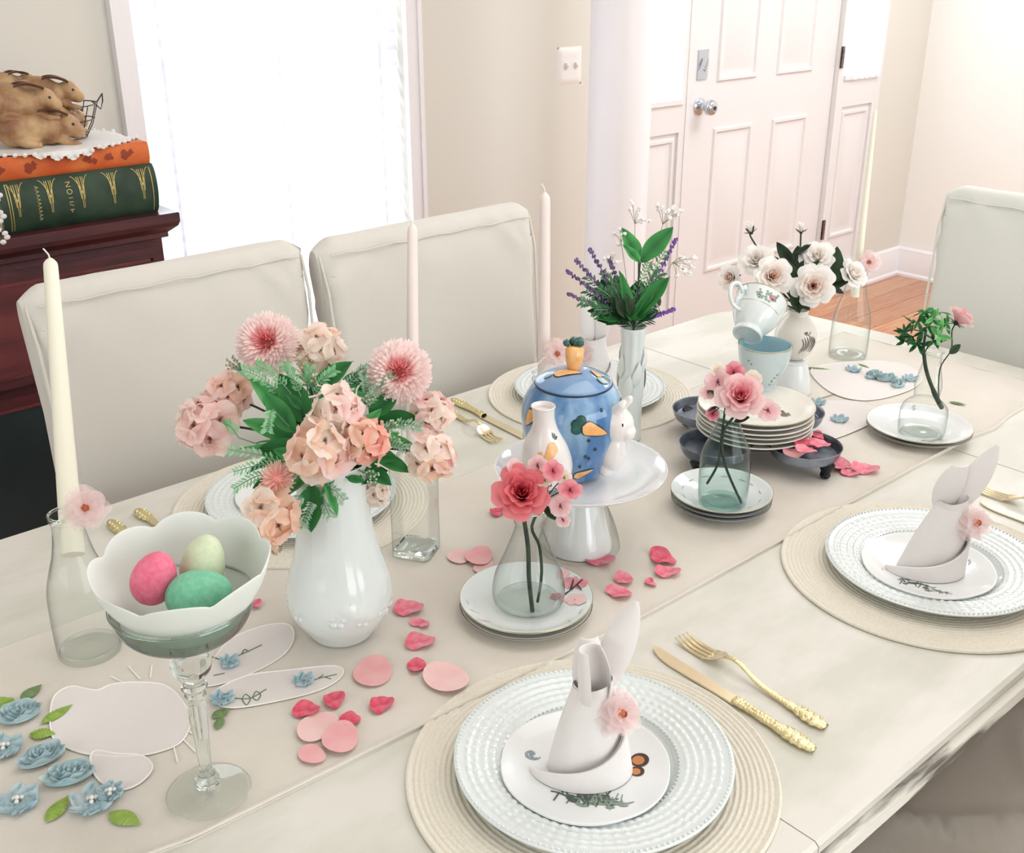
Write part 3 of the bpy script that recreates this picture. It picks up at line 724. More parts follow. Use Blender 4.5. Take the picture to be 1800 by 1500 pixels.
for a in ((32, 1412, .022), (163, 1412, .023), (8, 1318, .020), (195, 1398, .014), (404, 1168, .0125), (392, 1232, .014), (534, 1200, .0125), (1437, 710, .015), (1475, 740, .016), (1500, 652, .016), (1600, 668, .016)):
    organza(*a, bead=a[0] < 300)
m = MB()
for pts in ([(545, 1198), (565, 1192), (592, 1186)], [(560, 1193), (568, 1187)], [(572, 1191), (582, 1194)], [(412, 1228), (440, 1228), (468, 1212)], [(425, 1229), (433, 1240), (440, 1229), (432, 1221), (425, 1229)], [(444, 1227), (452, 1232), (458, 1222), (450, 1216), (444, 1227)],
            [(412, 1156), (435, 1146), (460, 1134)], [(425, 1150), (430, 1142), (437, 1146)], [(372, 1155), (388, 1160)], [(375, 1188), (395, 1184)], [(1445, 700), (1470, 692)], [(1450, 716), (1480, 722)], [(1490, 735), (1520, 728)], [(1495, 745), (1515, 748)]):
    m.tube([T(*p, TZ+.0042) for p in smooth([Vector((*p, 0)) for p in pts], 4) for p in [(p[0], p[1])]], .0007, 5)
m.build('embroidered_stems', m_gstitch, rn, world=True)
# ------------------------------------------------------------------ tableware materials
m_china = mat('white_glazed_china', '#e6e8e8', .16, .5, coat=.25)
m_china2 = mat('ivory_china', '#e9e4da', .18, .5, coat=.2)
m_greych = mat('pale_grey_china', '#dfe5e4', .14, .5, coat=.3)
m_gapshade = mat('painted_gap_shadow', '#55504a', .4)  # shadow in the gap between stacked saucers, painted as a dark line
m_milk = mat('milk_glass', '#e3e9e7', .12, .5, coat=.4, sss=.15)
m_matt = mat('matte_bisque', '#dfe3dd', .5, .35, sss=.1)
m_straw = mat('cream_woven_paper', '#ece6da', .85, .15, bump=.5, bump_scale=900, col2='#e6decd', noise_scale=300, stretch=(1, 1, 1))
m_gold = mat('brushed_gold', '#f1e6c6', .24, .6, metal=1)
m_goldorn = mat('ornate_gold', '#f0e3b4', .26, .6, metal=1, bump=.6, bump_scale=420)
m_nap = mat('white_linen_napkin', '#ebe6e4', .9, .1, bump=.25, bump_scale=1100, sss=.05)
m_tulle = mat('pink_tulle', '#f9dfdd', .9, .05, alpha=.34, transl=.0)
m_peach = mat('peach_rosebud', '#ef9d7c', .7, .2)
m_glass = thin_glass('clear_glass', '#fcfefd', '#5d6f68', 1.15)
m_tealglass = thin_glass('aqua_glass', '#ecf6f4', '#3f7f79', 1.15, pw_=3.0)
m_solid = mat('solid_crystal', '#f4faf8', 0, .5, trans=1, ior=1.38)
m_wax = mat('ivory_candle_wax', '#ece7d6', .42, .4, sss=.25)
m_waxp = mat('blush_candle_wax', '#e9dbd6', .42, .4, sss=.25)
m_wick = mat('candle_wick', '#efebdf', .9)
m_print = mat('transfer_print', '#8a8f8c', .4)
VC = mat('painted_colour', '#ffffff', .35, .4, vcol=True)

# ---- woven round placemats
def placemat(label, x, y, r=.190):
    t = thing('placemat', label, 'placemat', (x, y, TZ), 0, 'round woven placemats')
    prof = [(0.0, .0032)]; k = int(r/.0058)
    for i in range(k):
        a = .006+i*(r-.006)/k
        w_ = (r-.006)/k
        prof += [(a+.12*w_, .0032), (a+.3*w_, .0045), (a+.7*w_, .0045), (a+.95*w_, .0032)]
    prof += [(r-.001, .0032), (r, .0018), (r-.0005, .0004), (0, .0004)]
    MB().lathe(prof, 120, mod=lambda th, i, rr, z: (rr, z+.00025*sin(th*160+rr*900)*(z > .004))).build('woven_disc', m_straw, t, angle=80)
    MB().tube([((r-.001)*cos(2*PI*i/120), (r-.001)*sin(2*PI*i/120), .0028) for i in range(121)], .0026, 8).build('bound_edge', m_straw, t)
    return t
PM = [(.651, .6115), (1.274, .588), (1.391, 1.346), (.7455, 1.318)]
placemat('round cream placemat under the plates nearest the camera', *PM[0], .188)
placemat('round cream placemat under the plates at the right edge of the picture', *PM[1], .193)
placemat('round cream placemat behind the blue teapot', *PM[2])
placemat('round cream placemat hidden behind the big pink bouquet', *PM[3])

# ---- embossed charger plates
def plate_prof(r, h, well=.60, foot=.5, t=.0028):
    w_ = r*well
    up = [(0, .0052), (w_*.8, .0052), (w_*.94, .0062), (w_*1.0, .0092), (w_*1.06, h*.62), (r*.80, h*.78), (r*.95, h*.96), (r*.985, h), (r, h-.0006)]
    lo = [(r, h-.0022), (r*.97, h-.0032), (r*.80, h*.72-.0022), (w_*1.05, h*.45-.001), (w_*.98, .0035), (w_*.80, .0028), (w_*.78, .0), (w_*.74, .0), (w_*.72, .0026), (0, .0026)]
    return up, lo
def charger(label, x, y, z, r=.1415):
    t = thing('dinner_plate', label, 'plate', (x, y, z), 0, 'embossed dinner plates')
    up, lo = plate_prof(r, .019, .60)
    UP = sprof(up, 5); LO = lo
    n = 200
    def relief(th, q):
        # woven swags between the well and the beaded edge
        if q < .63 or q > .955: return 0
        e = min(1, (q-.63)/.04, (.955-q)/.04)
        a = sin(th*34+q*52)*sin(th*34-q*52); b = max(0, sin(th*60)*sin(q*75))
        return e*(.0017*max(0, a)**.6 if a > 0 else -.0003)+e*.0008*b
    def mod(th, k, rr, zz):
        if k < len(UP): zz += relief(th, rr/r)
        return rr, zz
    # finer rings on the rim for the relief
    U2 = []
    for (a, za), (b, zb) in zip(UP[:-1], UP[1:]):
        s = 3 if a/r > .6 and (b-a)/r > .02 else 1
        for i in range(s): U2.append((a+(b-a)*i/s, za+(zb-za)*i/s))
    U2.append(UP[-1]); UP[:] = U2
    m = MB().lathe(UP+LO, n, mod=mod, cap=False); m.build('plate_body', m_greych, t, angle=60)
    m = MB()
    for i in range(150): a = 2*PI*i/150; m.ball((r*.978*cos(a), r*.978*sin(a), .0195), .0017, 6, 4)
    for i in range(96): a = 2*PI*i/96; m.ball((r*.615*cos(a), r*.615*sin(a), .0122), .0011, 6, 4)
    o = m.build('beading', m_greych, t); o['kind'] = 'stuff'; return t
CH = [(.6534, .6125), (1.274, .582), (1.388, 1.343), (.7455, 1.318)]
chs = [charger('white embossed dinner plate with beaded rim nearest the camera', *CH[0], TZ+.0048)]
chs.append(dup(chs[0], (*CH[1], TZ+.0048), 0, 'white embossed dinner plate with beaded rim at the right edge of the picture'))
chs.append(dup(chs[0], (*CH[2], TZ+.0048), 0, 'white embossed dinner plate behind the blue teapot and the bud vase'))
chs.append(dup(chs[0], (*CH[3], TZ+.0048), 0, 'white embossed dinner plate mostly hidden behind the big pink bouquet'))

# ---- salad plates with a softly scalloped rim and a print
def SALUP(r, h): return [(0, .0048), (r*.45, .0050), (r*.65, .0060), (r*.82, .0085), (r*.95, h*.93), (r*.99, h), (r, h-.0006)]
def zprof(P, q):
    for (a, za), (b, zb) in zip(P[:-1], P[1:]):
        if a <= q <= b: return za+(zb-za)*(q-a)/(b-a+1e-9)
    return P[-1][1]
def salad(label, x, y, z, rz=0, r=.0845, h=.0125, t=None):
    t = thing('salad_plate', label, 'plate', (x, y, z), rz, 'small scalloped plates')
    up, lo = plate_prof(r, h, .62); up = SALUP(r, h)
    def mod(th, k, rr, zz): s = 1+.014*abs(sin(th*3+.4))*max(0, (rr/r-.75)/.25); return rr*s, zz
    MB().lathe(sprof(up, 4)+lo[:3]+lo[4:], 96, mod=mod, cap=False).build('plate_body', m_china, t, angle=60)
    return t, r
def salad_surf(r, h=.0125):
    SU = sprof(SALUP(r, h), 4)
    def s(x, y):
        return Vector((x, y, zprof(SU, min(math.hypot(x, y), r*.985))+.0006))
    return s
SZ = TZ+.0048+.0052+.0004
m_dkgreen = mat('dark_green_print', '#4c5a50', .4); m_midgreen = mat('faded_green_print', '#87978a', .4)
m_bluepr = mat('blue_grey_print', '#8494a3', .4); m_orangep = mat('orange_print', '#c0804f', .4); m_brownp = mat('brown_print', '#4b332a', .4)
def strokes(m, mp, segs, w_):
    for pts in segs:
        P = [mp(*p) for p in pts]
        for a, b in zip(P[:-1], P[1:]):
            d = b-a
            if d.length < 1e-7: continue
            s = Vector((-d.y, d.x, 0)).normalized()*w_/2; m.add([a-s, b-s*.7, b+s*.7, a+s], [(0, 1, 2, 3)])
    return m
def rot2(p, a, o=(0, 0), s=1): return (o[0]+s*(p[0]*cos(a)-p[1]*sin(a)), o[1]+s*(p[0]*sin(a)+p[1]*cos(a)))
def sprig_print(t, mp, o, a, s, mat_=None, n=9, seed=1):
    rd = random.Random(seed); m = MB(); segs = []
    for i in range(n):
        u = -1+2*i/(n-1); base = (u*.6, .1*sin(u*4)); tip = (u*.6+rd.uniform(-.25, .25), rd.uniform(.15, .45)*(1 if i % 2 else -1))
        segs.append([rot2(base, a, o, s), rot2(tip, a, o, s)])
    segs.append([rot2((u/6, .08*sin(u)), a, o, s) for u in range(-5, 7)])
    strokes(m, mp, segs, .0016*s/.02*.7)
    for i in range(n):
        u = -1+2*i/(n-1); c = (u*.6+rd.uniform(-.1, .1), rd.uniform(-.3, .3)); rr = .10
        m.patch([rot2((c[0]+rr*1.5*cos(k*PI/4), c[1]+rr*.6*sin(k*PI/4)), a, o, s) for k in range(8)], mp, 1)
    return m.build('print_sprig', mat_ or m_dkgreen, t, fix=False)
s1, r1 = salad('small scalloped plate with butterfly and leaf print, under the nearest napkin rabbit', .637, .6077, SZ, RZC)
mp = salad_surf(r1)
sprig_print(s1, mp, (-.006, -.040), -.12, .036, m_dkgreen, 14, 3); sprig_print(s1, mp, (.012, -.048), -.1, .032, m_midgreen, 14, 4); sprig_print(s1, mp, (.004, -.044), -.15, .030, m_dkgreen, 12, 14)
# butterfly
for dx, dy, w_, h_ in ((.056, .010, .0095, .010), (.052, -.006, .007, .0075)):
    P = [(dx+w_*cos(k*PI/8), dy+h_*sin(k*PI/8)) for k in range(16)]; o = MB().patch(P, mp, 2).build('print_butterfly_wing', m_brownp, s1, fix=False)
    P = [(dx-.0015+w_*.66*cos(k*PI/8), dy-.0005+h_*.66*sin(k*PI/8)) for k in range(16)]; MB().patch(P, lambda x, y: mp(x, y)+Vector((0, 0, .0002)), 2).build('print_wing_spot', m_orangep, s1, fix=False)
m = MB(); strokes(m, mp, [[(-.052+rr*cos(k*PI/5+rr*200), .018+rr*.8*sin(k*PI/5+rr*200)) for k in range(8)] for rr in (.008, .006, .0035, .0018)], .0013); m.build('print_rose', m_bluepr, s1, fix=False)
s2, _ = salad('small scalloped plate with dark sprig print, under the right napkin rabbit', 1.2532, .5797, SZ, RZC)
sprig_print(s2, mp, (-.030, -.040), -.35, .026, m_dkgreen, 9, 8); sprig_print(s2, mp, (-.010, -.060), -.45, .02, mat('grey_print', '#6d726c', .4), 7, 9)
m = MB(); strokes(m, mp, [[(-.058, -.004), (-.052, -.008), (-.055, -.001)], [(-.062, -.008), (-.06, 0)], [(-.05, .0), (-.047, -.004)]], .0014); m.build('print_flower', mat('pink_print', '#cf9a9c', .4), s2, fix=False)
sprig_print(s2, mp, (.060, .012), 1.2, .008, m_brownp, 4, 5)
s3, _ = salad('small scalloped plate behind the blue teapot, under the far napkin rabbit', 1.385, 1.340, SZ, 0)
s4, _ = salad('small scalloped plate with thin green stroke print, behind the big pink bouquet', .735, 1.325, SZ, 0)
sprig_print(s4, mp, (-.03, .04), 1.0, .02, m_midgreen, 5, 2)

# ---- napkins folded as rabbits
def tulle_flower(par, c, nrm, r=.020, world=False):
    m = MB(); fr = frame(c, nrm)
    for k in range(6):
        rr = r*(1.0, .94, .86, .78, .66, .52)[k]
        def f(u, v, rr=rr, k=k):
            a = 2*PI*u; q = rr*v*(1+.10*sin(3*a+k*2)+.07*sin(7*a+k)); return fr @ Vector((q*cos(a), q*sin(a), .0012*k-.003+.0045*v*sin(5*a+k*1.7)+.004*v*v*(k-2)))
        m.grid(f, 48, 5, wu=True)
    o = m.build('tulle_flower', m_tulle, par, fix=False, world=world)
    b = MB()
    for rr, h in ((.0052, .0), (.0038, .0012), (.002, .0024)):
        b.grid(lambda u, v, rr=rr, h=h: fr @ Vector((rr*(1+.1*sin(u*19))*cos(2*PI*u)*(1-.25*v), rr*sin(2*PI*u)*(1-.25*v), .001+h+.0045*v)), 18, 3, wu=True)
    b.ball(fr @ Vector((0, 0, .003)), .0036, 8, 6)
    q = b.build('rosebud', m_peach, o, fix=False)
    if world and par: q.location = -Vector(par.matrix_basis.translation)
    return o
def bunny(label, x, y, z, rz, ear2=1, flower_side=1, lean=0, sc=1.0):
    t = thing('folded_napkin', label, 'napkin', (x, y, z), rz, 'napkins folded as rabbits')
    def cx(v): return .004+.016*v*lean+.004*v
    def lvl(u, v, inf=0.):
        a = 2*PI*u; s = (1-v)**1.05
        rx = .0185+.021*s+.003*sin(PI*v); ry = .0155+.012*s+.003*sin(PI*v)
        return Vector(((rx+inf)*cos(a)+cx(v), (ry+inf)*sin(a)+.004*v, .100*v))
    m = MB(); m.grid(lambda u, v: lvl(u, v)+Vector((0, 0, 0))*1+Vector((cos(2*PI*u), sin(2*PI*u), 0))*.0012*sin(2*PI*u*5+v*3)*(1-v), 56, 18, wu=True); m.build('wrapped_body', m_nap, t, angle=70)
    # one big flap wrapped across the front: sharp tip at the left, tall folded corner at the right
    def flap(u, v, off=0.):
        a = PI*(1.0+1.0*u); top = .003+.052*u**1.2
        zz = top*v+.0008; q = zz*1.05
        rx = .057-.010*u-q*.16+off; ry = .0345-q*.12+off+.004*sin(PI*u)
        px = rx*cos(a)+.003+.016*lean*zz/.1; py = ry*sin(a)-.001
        if u > .9: py += (u-.9)*.02
        return Vector((px, py, zz+.0015*sin(u*9)*v))
    m = MB(); m.grid(flap, 44, 10)
    m.grid(lambda u, v: flap(u, 1, 0)*(1-v)+(flap(u, .93, -.0035))*v+Vector((0, 0, .0015*sin(PI*v))), 44, 4)
    m.grid(lambda u, v: flap(u, v, -.0035), 44, 10)
    # turned right-hand end of the flap
    def side(u, v): p = flap(1, v); return Vector((p.x-.013*u**1.3, p.y+.024*u, p.z*(1-.25*u)))
    m.grid(side, 8, 10); m.grid(lambda u, v: side(u, v)+Vector((-.0022, 0, 0)), 8, 10)
    m.build('front_flap', m_nap, t, angle=50, fix=False)
    m = MB(); m.grid(lambda u, v: Vector(((.0205-.001*v)*cos(2*PI*u)+cx(.9), (.0175-.001*v)*sin(2*PI*u)+.004, .090+.012*v+.004*cos(2*PI*u))), 36, 4, wu=True); m.build('neck_fold', m_nap, t, fix=False)
    nx = cx(.95)
    def ear(base, d, side, L, W, roll, tip=.96, belly=.16):
        d = Vector(d).normalized(); side = Vector(side).normalized(); n_ = side.cross(d).normalized()
        def f(u, v, off=0.):
            w_ = W*(sin(PI*(belly+(tip-belly)*u)))**.7; b_ = (v-.5)*2; ang = b_*roll
            return base+d*L*u+side*w_*sin(ang)/max(sin(min(roll, PI/2)), .3)+n_*(w_*(cos(ang)-1)*.85-off)
        m = MB(); m.grid(f, 18, 14); m.grid(lambda u, v: f(u, v, -.0016), 18, 14); m.grid(lambda u, v: f(u, 0, -.0016*v), 18, 1); m.grid(lambda u, v: f(u, 1, -.0016*v), 18, 1); m.grid(lambda u, v: f(1, u, -.0016*v), 14, 1)
        return m.build('ear', m_nap, t, angle=60, fix=False)
    if ear2 == 1:
        ear(Vector((nx+.009, .008, .092)), (.34, .12, .93), (1, -.35, -.3), .096, .0165, .9, .985)
        ear(Vector((nx-.006, .000, .090)), (-.06, .02, .99), (-.85, -.55, 0), .056, .0165, 2.3, .80, .30)
        ear(Vector((nx-.002, .006, .088)), (-.02, .10, .99), (1, .15, 0), .058, .0160, 1.2, .86, .3)
    elif ear2 == 2:
        ear(Vector((nx+.010, .008, .090)), (.42, .10, .90), (1, -.35, -.3), .092, .0165, .9, .985)
        ear(Vector((nx-.004, .004, .088)), (.16, .04, .98), (1, .25, 0), .060, .0215, 1.35, .88, .25)
    else:
        ear(Vector((nx+.009, .008, .092)), (.10, .1, .95), (1, -.3, -.1), .080, .0150, 1.0, .97)
        ear(Vector((nx-.009, .006, .092)), (-.14, .05, .98), (1, .3, 0), .078, .0150, 1.1, .97)
    tulle_flower(t, (nx+.026*flower_side, -.016, .078), (.35*flower_side, -.8, .45), .023)
    return t
bunny('white napkin folded as a rabbit with a short hooded left ear, nearest the camera', .636, .610, SZ+.0054, RZC+.04)
bunny('white napkin folded as a rabbit leaning right on the plate at the right edge', 1.251, .582, SZ+.0054, RZC-.05, 2, 1, 1.0)
bunny('white napkin folded as a rabbit standing behind the blue teapot', 1.378, 1.338, SZ+.0054, RZC, 3, -1, .2)

# ---- gilt cutlery (local: along +x from handle end at 0 to tip at L)
def handle_prof(k): return k
def knife(label, p0, p1, z=TZ):                            # p0 handle end, p1 tip
    a = math.atan2(p1[1]-p0[1], p1[0]-p0[0]); L = math.hypot(p1[0]-p0[0], p1[1]-p0[1])
    t = thing('dinner_knife', label, 'knife', (p0[0], p0[1], z), a, 'gilt cutlery')
    h = L*.44; st = [(0, .004, .003), (.012, .0085, .0045), (.03, .0095, .005), (.05, .0072, .0042), (h-.02, .0062, .0038), (h-.004, .0078, .004), (h+.003, .006, .0032)]
    m = MB(); S = smooth([Vector(s) for s in st], 5)
    def f(u, v):
        k = min(int(round(u*(len(S)-1))), len(S)-1); x, w_, q = S[k]; aa = 2*PI*v
        orn = 1+.10*sin(x*620)*(1 if x < h-.01 else .3)
        return (x, w_*cos(aa)*orn, .005+q*sin(aa)*orn)
    m.grid(f, len(S)-1, 16, wv=True); m.ball((.006, 0, .005), (.007, .007, .004), 14, 8)
    for i in range(7): m.ball((.012+.004*i, .0045*(1 if i % 2 else -1), .0088), .0022, 8, 5)
    for i in range(9): m.ball((.05+i*(h-.06)/9, 0, .0085), (.0038, .0026, .0012), 8, 5)
    m.build('handle', m_goldorn, t, angle=70)
    b = MB(); n = 24
    top = []; 
    for i in range(n+1):
        u = i/n; x = h+(L-h)*u; w0 = -.0082; w1 = (.0062+.003*u) if u < .70 else -.0082+(.0165)*math.sqrt(max(0, 1-((u-.70)/.30)**2))
        w1 = max(w1, w0+.0002) if u < 1 else w0+.0002
        top.append((x, w0, w1))
    vs = []
    for x, w0, w1 in top: vs += [(x, w0, .0035), (x, w1, .0040), (x, w1, .0016), (x, w0, .0024)]
    fs = []
    for i in range(n):
        for k in range(4): fs.append((i*4+k, i*4+(k+1) % 4, (i+1)*4+(k+1) % 4, (i+1)*4+k))
    fs += [(0, 1, 2, 3), (n*4+3, n*4+2, n*4+1, n*4)]
    b.add(vs, fs); b.build('blade', m_gold, t, angle=30); return t
def fork(label, p0, p1, z=TZ):
    a = math.atan2(p1[1]-p0[1], p1[0]-p0[0]); L = math.hypot(p1[0]-p0[0], p1[1]-p0[1])
    t = thing('dinner_fork', label, 'fork', (p0[0], p0[1], z), a, 'gilt cutlery')
    st = [(0, .005, .003), (.012, .0095, .004), (.028, .0092, .0036), (.045, .006, .003), (L*.45, .0038, .0026), (L*.62, .003, .0022), (L*.67, .0042, .002)]
    S = smooth([Vector(s) for s in st], 6)
    def zc(x): u = x/L; return .0045+.013*math.exp(-((u-.60)/.13)**2)-(.0)*u
    def f(u, v):
        k = min(int(round(u*(len(S)-1))), len(S)-1); x, w_, q = S[k]; aa = 2*PI*v; orn = 1+.10*sin(x*600)
        return (x, w_*cos(aa)*orn, zc(x)+q*sin(aa)*orn)
    m = MB(); m.grid(f, len(S)-1, 14, wv=True); m.ball((.006, 0, .0045), (.007, .0075, .0036), 14, 8)
    for i in range(7): m.ball((.010+.004*i, .0048*(1 if i % 2 else -1), .0078), .0022, 8, 5)
    m.build('handle', m_goldorn, t, angle=70)
    x0 = L*.665; x1 = L*.78
    b = MB()
    def bowl(u, v, o=0.):
        x = x0+(x1-x0)*u; w_ = .0035+.0088*min(1, u*1.9)**.7; y = (v-.5)*2*w_; return (x, y, zc(x)-.003*sin(PI*min(u, 1)*.5)+.0012*(2*(v-.5))**2*2+o+.0002)
    b.grid(bowl, 10, 8); b.grid(lambda u, v: bowl(u, v, -.0016), 10, 8)
    b.grid(lambda u, v: bowl(u, 0, -.0016*v), 10, 1); b.grid(lambda u, v: bowl(u, 1, -.0016*v), 10, 1)
    b.build('fork_neck', m_gold, t, fix=False)
    ze = zc(x1)-.003
    for k in range(4):
        y = -.0104+.00693*k; m = MB()
        pts = [(x1-.002, y, ze+.0005), (x1+(L-x1)*.35, y, ze-.001), (x1+(L-x1)*.7, y*.98, ze+.0003), (L, y*.94, ze+.0032)]
        m.tube([Vector(p) for p in smooth([Vector(p) for p in pts], 4)], [.0021]*9+[.0017, .0014, .0011, .0008], 8); m.build('tine', m_gold, t)
    return t
def W2(px, py): p = T(px, py); return (p.x, p.y)
knife('gilt knife with ornate handle right of the nearest plate', W2(1430, 1325), W2(1143, 1142))
fork('gilt fork with ornate handle right of the nearest knife', W2(1450, 1284), W2(1196, 1124))
fork('gilt fork at the right edge of the picture beyond the right napkin rabbit', (1.549, .437), (1.556, .668))
knife('gilt knife at the right edge of the picture beside the right dinner plate', (1.500, .40), (1.512, .640))
fork('gilt fork left of the blue teapot, tines towards the cake stand', W2(783, 722), W2(877, 781))
knife('gilt knife slipped under the placemat behind the blue teapot', (1.176, 1.492), (1.163, 1.275))
knife('gilt knife handle showing behind the bowl of eggs, nearer the tall left candle', (.503, 1.455), (.508, 1.235))
fork('gilt fork handle showing behind the bowl of eggs, nearer the bouquet', (.548, 1.462), (.558, 1.235))

# ---- saucers
def saucer(label, x, y, z, r, h, group, m_=None, deep=.0, rim=None, foot=True):
    t = thing('saucer', label, 'saucer', (x, y, z), 0, group)
    w_ = r*.55
    up = [(0, .0045), (w_*.85, .0045), (w_*1.1, .0062), (r*.80, h*.60), (r*.95, h*.93), (r*.99, h), (r, h-.0004)]
    lo = [(r, h-.0018), (r*.97, h-.003), (r*.80, h*.52-.0022), (w_*1.1, .0028), (w_*.92, .0), (w_*.86, 0), (w_*.84, .0022), (0, .0022)]
    MB().lathe(sprof(up, 4)+lo, 72, cap=False).build('saucer_body', m_ or m_china, t, angle=60)
    if rim: MB().tube([(r*.9985*cos(2*PI*i/72), r*.9985*sin(2*PI*i/72), h-.0006) for i in range(73)], .0007, 6).build('rim_or_gap_shade', rim, t)
    return t
m_goldrim = mat('gilt_rim', '#b9aa86', .3, .5, metal=.6)
# two saucers in the middle
MX, MY = .7985, .873
saucer('white saucer at the bottom of the pair under the red rose bottle', MX-.002, MY-.002, TZ+.0035, .083, .0155, 'pair of blossom saucers', m_china2, rim=m_gapshade)
bs = saucer('white saucer printed with pink blossom, carrying the red rose bottle', MX, MY, TZ+.0115, .0835, .0155, 'pair of blossom saucers', m_greych, rim=m_goldrim)
def ssurf(r, h):
    w_ = r*.55; SU = sprof([(0, .0045), (w_*.85, .0045), (w_*1.1, .0062), (r*.80, h*.60), (r*.95, h*.93), (r*.99, h), (r, h-.0004)], 4)
    def s(x, y): return Vector((x, y, zprof(SU, min(math.hypot(x, y), r*.985))+.0006))
    return s
sp = ssurf(.0835, .0155)
def cam_xy(px, py, ox, oy, z):                              # measured spot on a plate, in the plate's own coordinates
    p = T(px, py, z); return (p.x-ox, p.y-oy)
m_blos = mat('blossom_print', '#e3a6ae', .35, col2='#d88a98', noise_scale=90); m_blos2 = mat('pale_blossom_print', '#ecc3c4', .35)
for k, (px, py, s) in enumerate(((1003, 1025, .011), (1010, 1052, .0125), (1022, 1030, .009), (990, 1012, .008), (978, 1043, .008), (1020, 1058, .008))):
    c = cam_xy(px, py, MX, MY, TZ+.022); m = MB()
    for j in range(5):
        a0 = j*2*PI/5+k; cc = (c[0]+s*.55*cos(a0), c[1]+s*.55*sin(a0))
        m.patch([(cc[0]+s*.5*cos(q*PI/5), cc[1]+s*.5*sin(q*PI/5)) for q in range(10)], lambda x, y, k=k: sp(x, y)+Vector((0, 0, .00012*k)), 2)
    m.build('print_blossom', m_blos if k % 2 == 0 else m_blos2, bs, fix=False)
m = MB(); strokes(m, lambda x, y: sp(x, y)+Vector((0, 0, .0009)), [[cam_xy(*p, MX, MY, TZ+.022) for p in q] for q in ([(992, 1042), (1003, 1036), (1014, 1030), (1022, 1040)], [(1003, 1036), (1008, 1022)], [(1014, 1030), (1024, 1026)])], .0026); m.build('print_branch', m_brownp, bs, fix=False)
for px, py, a in ((822, 1062, 1), (835, 1076, 2), (1020, 1078, 0.4), (1000, 1095, 1)):
    c = cam_xy(px, py, MX, MY, TZ+.022); sprig_print(bs, sp, c, a, .007, mat('sage_print', '#9fb3a6', .4), 4, int(px))
c = cam_xy(850, 1094, MX, MY, TZ+.022); sprig_print(bs, sp, c, -.5, .009, m_blos, 5, 6)

# three deeper saucers under the aqua bottle
AQX, AQY = 1.2067, .8883
for k, (dz, lb) in enumerate(((.0035, 'bottom'), (.0105, 'middle'), (.0175, 'top'))):
    s_ = saucer('pale saucer, %s of the three under the aqua bottle' % lb, AQX, AQY, TZ+dz, .0735+.0008*k, .0165, 'three saucers under the aqua bottle', m_greych, rim=m_goldrim if k == 2 else m_gapshade)
m = MB(); q = ssurf(.075, .0165); strokes(m, q, [[(.058*cos(a+i*.5), .058*sin(a+i*.5)) for a in (0, .06, .12, .18)] for i in range(13)], .0012); m.build('print_band', m_print, s_, fix=False)
# two under the right bottle
BX_, BY_ = 1.677, .8325
saucer('white saucer at the bottom of the pair under the clear greenery bottle', BX_, BY_, TZ+.0035, .0865, .0150, 'pair of saucers under the greenery bottle', m_china2, rim=m_gapshade)
s_ = saucer('white saucer on top of the pair under the clear greenery bottle', BX_, BY_, TZ+.0105, .0873, .0150, 'pair of saucers under the greenery bottle', m_china, rim=m_goldrim)
sprig_print(s_, ssurf(.0873, .015), cam_xy(1606, 722, BX_, BY_, TZ+.017), .4, .010, mat('mauve_print', '#8f8c96', .4), 5, 3)
sprig_print(s_, ssurf(.0873, .015), cam_xy(1640, 776, BX_, BY_, TZ+.017), -.6, .026, mat('grey_green_print', '#a9b5b0', .4), 9, 3)

# ---- bottles (lathe shells)
def bottle(name, label, x, y, z, prof, m_, base_t=.006, cat='bottle', group=None, n=64, mod=None, lip=True):
    t = thing(name, label, cat, (x, y, z), 0, group)
    P = sprof(prof, 5)
    MB().lathe(P, n, cap=False, mod=mod).build('glass_wall', m_, t, angle=60)
    rb = prof[0][0]
    MB().lathe([(0, .0006), (rb*.75, .0006), (rb*.96, .0010), (rb*1.0, .004), (rb*.93, base_t+.002), (rb*.75, base_t), (rb*.3, base_t+.003), (0, base_t+.0035)], 48, cap=False).build('thick_base', m_glass if m_ is m_glass else m_, t, angle=60)
    if lip:
        rt, zt = prof[-1]; m = MB()
        for q in (0, 1): m.grid(lambda u, v: ((rt+.0016*cos(2*PI*v))*cos(2*PI*u), (rt+.0016*cos(2*PI*v))*sin(2*PI*u), zt+.0018*sin(2*PI*v)), 40, 8, wu=True, wv=True); break
        m.build('lip', m_solid, t)
    return t
bottle('glass_bottle', 'tall clear bottle holding the leftmost ivory candle', .3535, 1.160, TZ+.003,
       [(.035, 0), (.037, .006), (.0375, .05), (.036, .085), (.030, .11), (.0235, .131), (.0185, .157), (.0180, .172), (.0205, .178), (.0190, .183)], m_glass)
bottle('glass_bottle', 'round flared clear bottle holding the red rose on the blossom saucers', .8006, .871, TZ+.0165,
       [(.040, 0), (.0445, .008), (.0455, .022), (.042, .042), (.034, .062), (.026, .082), (.0185, .103), (.0172, .112), (.0190, .118), (.0192, .128), (.0200, .134)], m_glass)
bottle('glass_bottle', 'aqua glass bottle holding the pale pink rose', 1.186, .8705, TZ+.0235,
       [(.031, 0), (.0345, .006), (.0365, .03), (.0365, .065), (.034, .085), (.026, .105), (.0185, .122), (.0150, .135), (.0150, .146), (.0165, .150)], m_tealglass)
bottle('glass_bottle', 'clear waisted bottle with greenery on the right pair of saucers', 1.6514, .8150, TZ+.0155,
       [(.034, 0), (.0375, .006), (.039, .032), (.037, .050), (.028, .061), (.0215, .066), (.021, .078), (.022, .092), (.0175, .115), (.0145, .132), (.0145, .145), (.016, .150)], m_glass)
bottle('glass_bottle', 'clear milk bottle with a tall candle at the far end of the table', 1.935, 1.138, TZ+.003,
       [(.035, 0), (.038, .006), (.0385, .05), (.036, .09), (.026, .125), (.0205, .15), (.0185, .17), (.0205, .178), (.0195, .184)], m_glass)
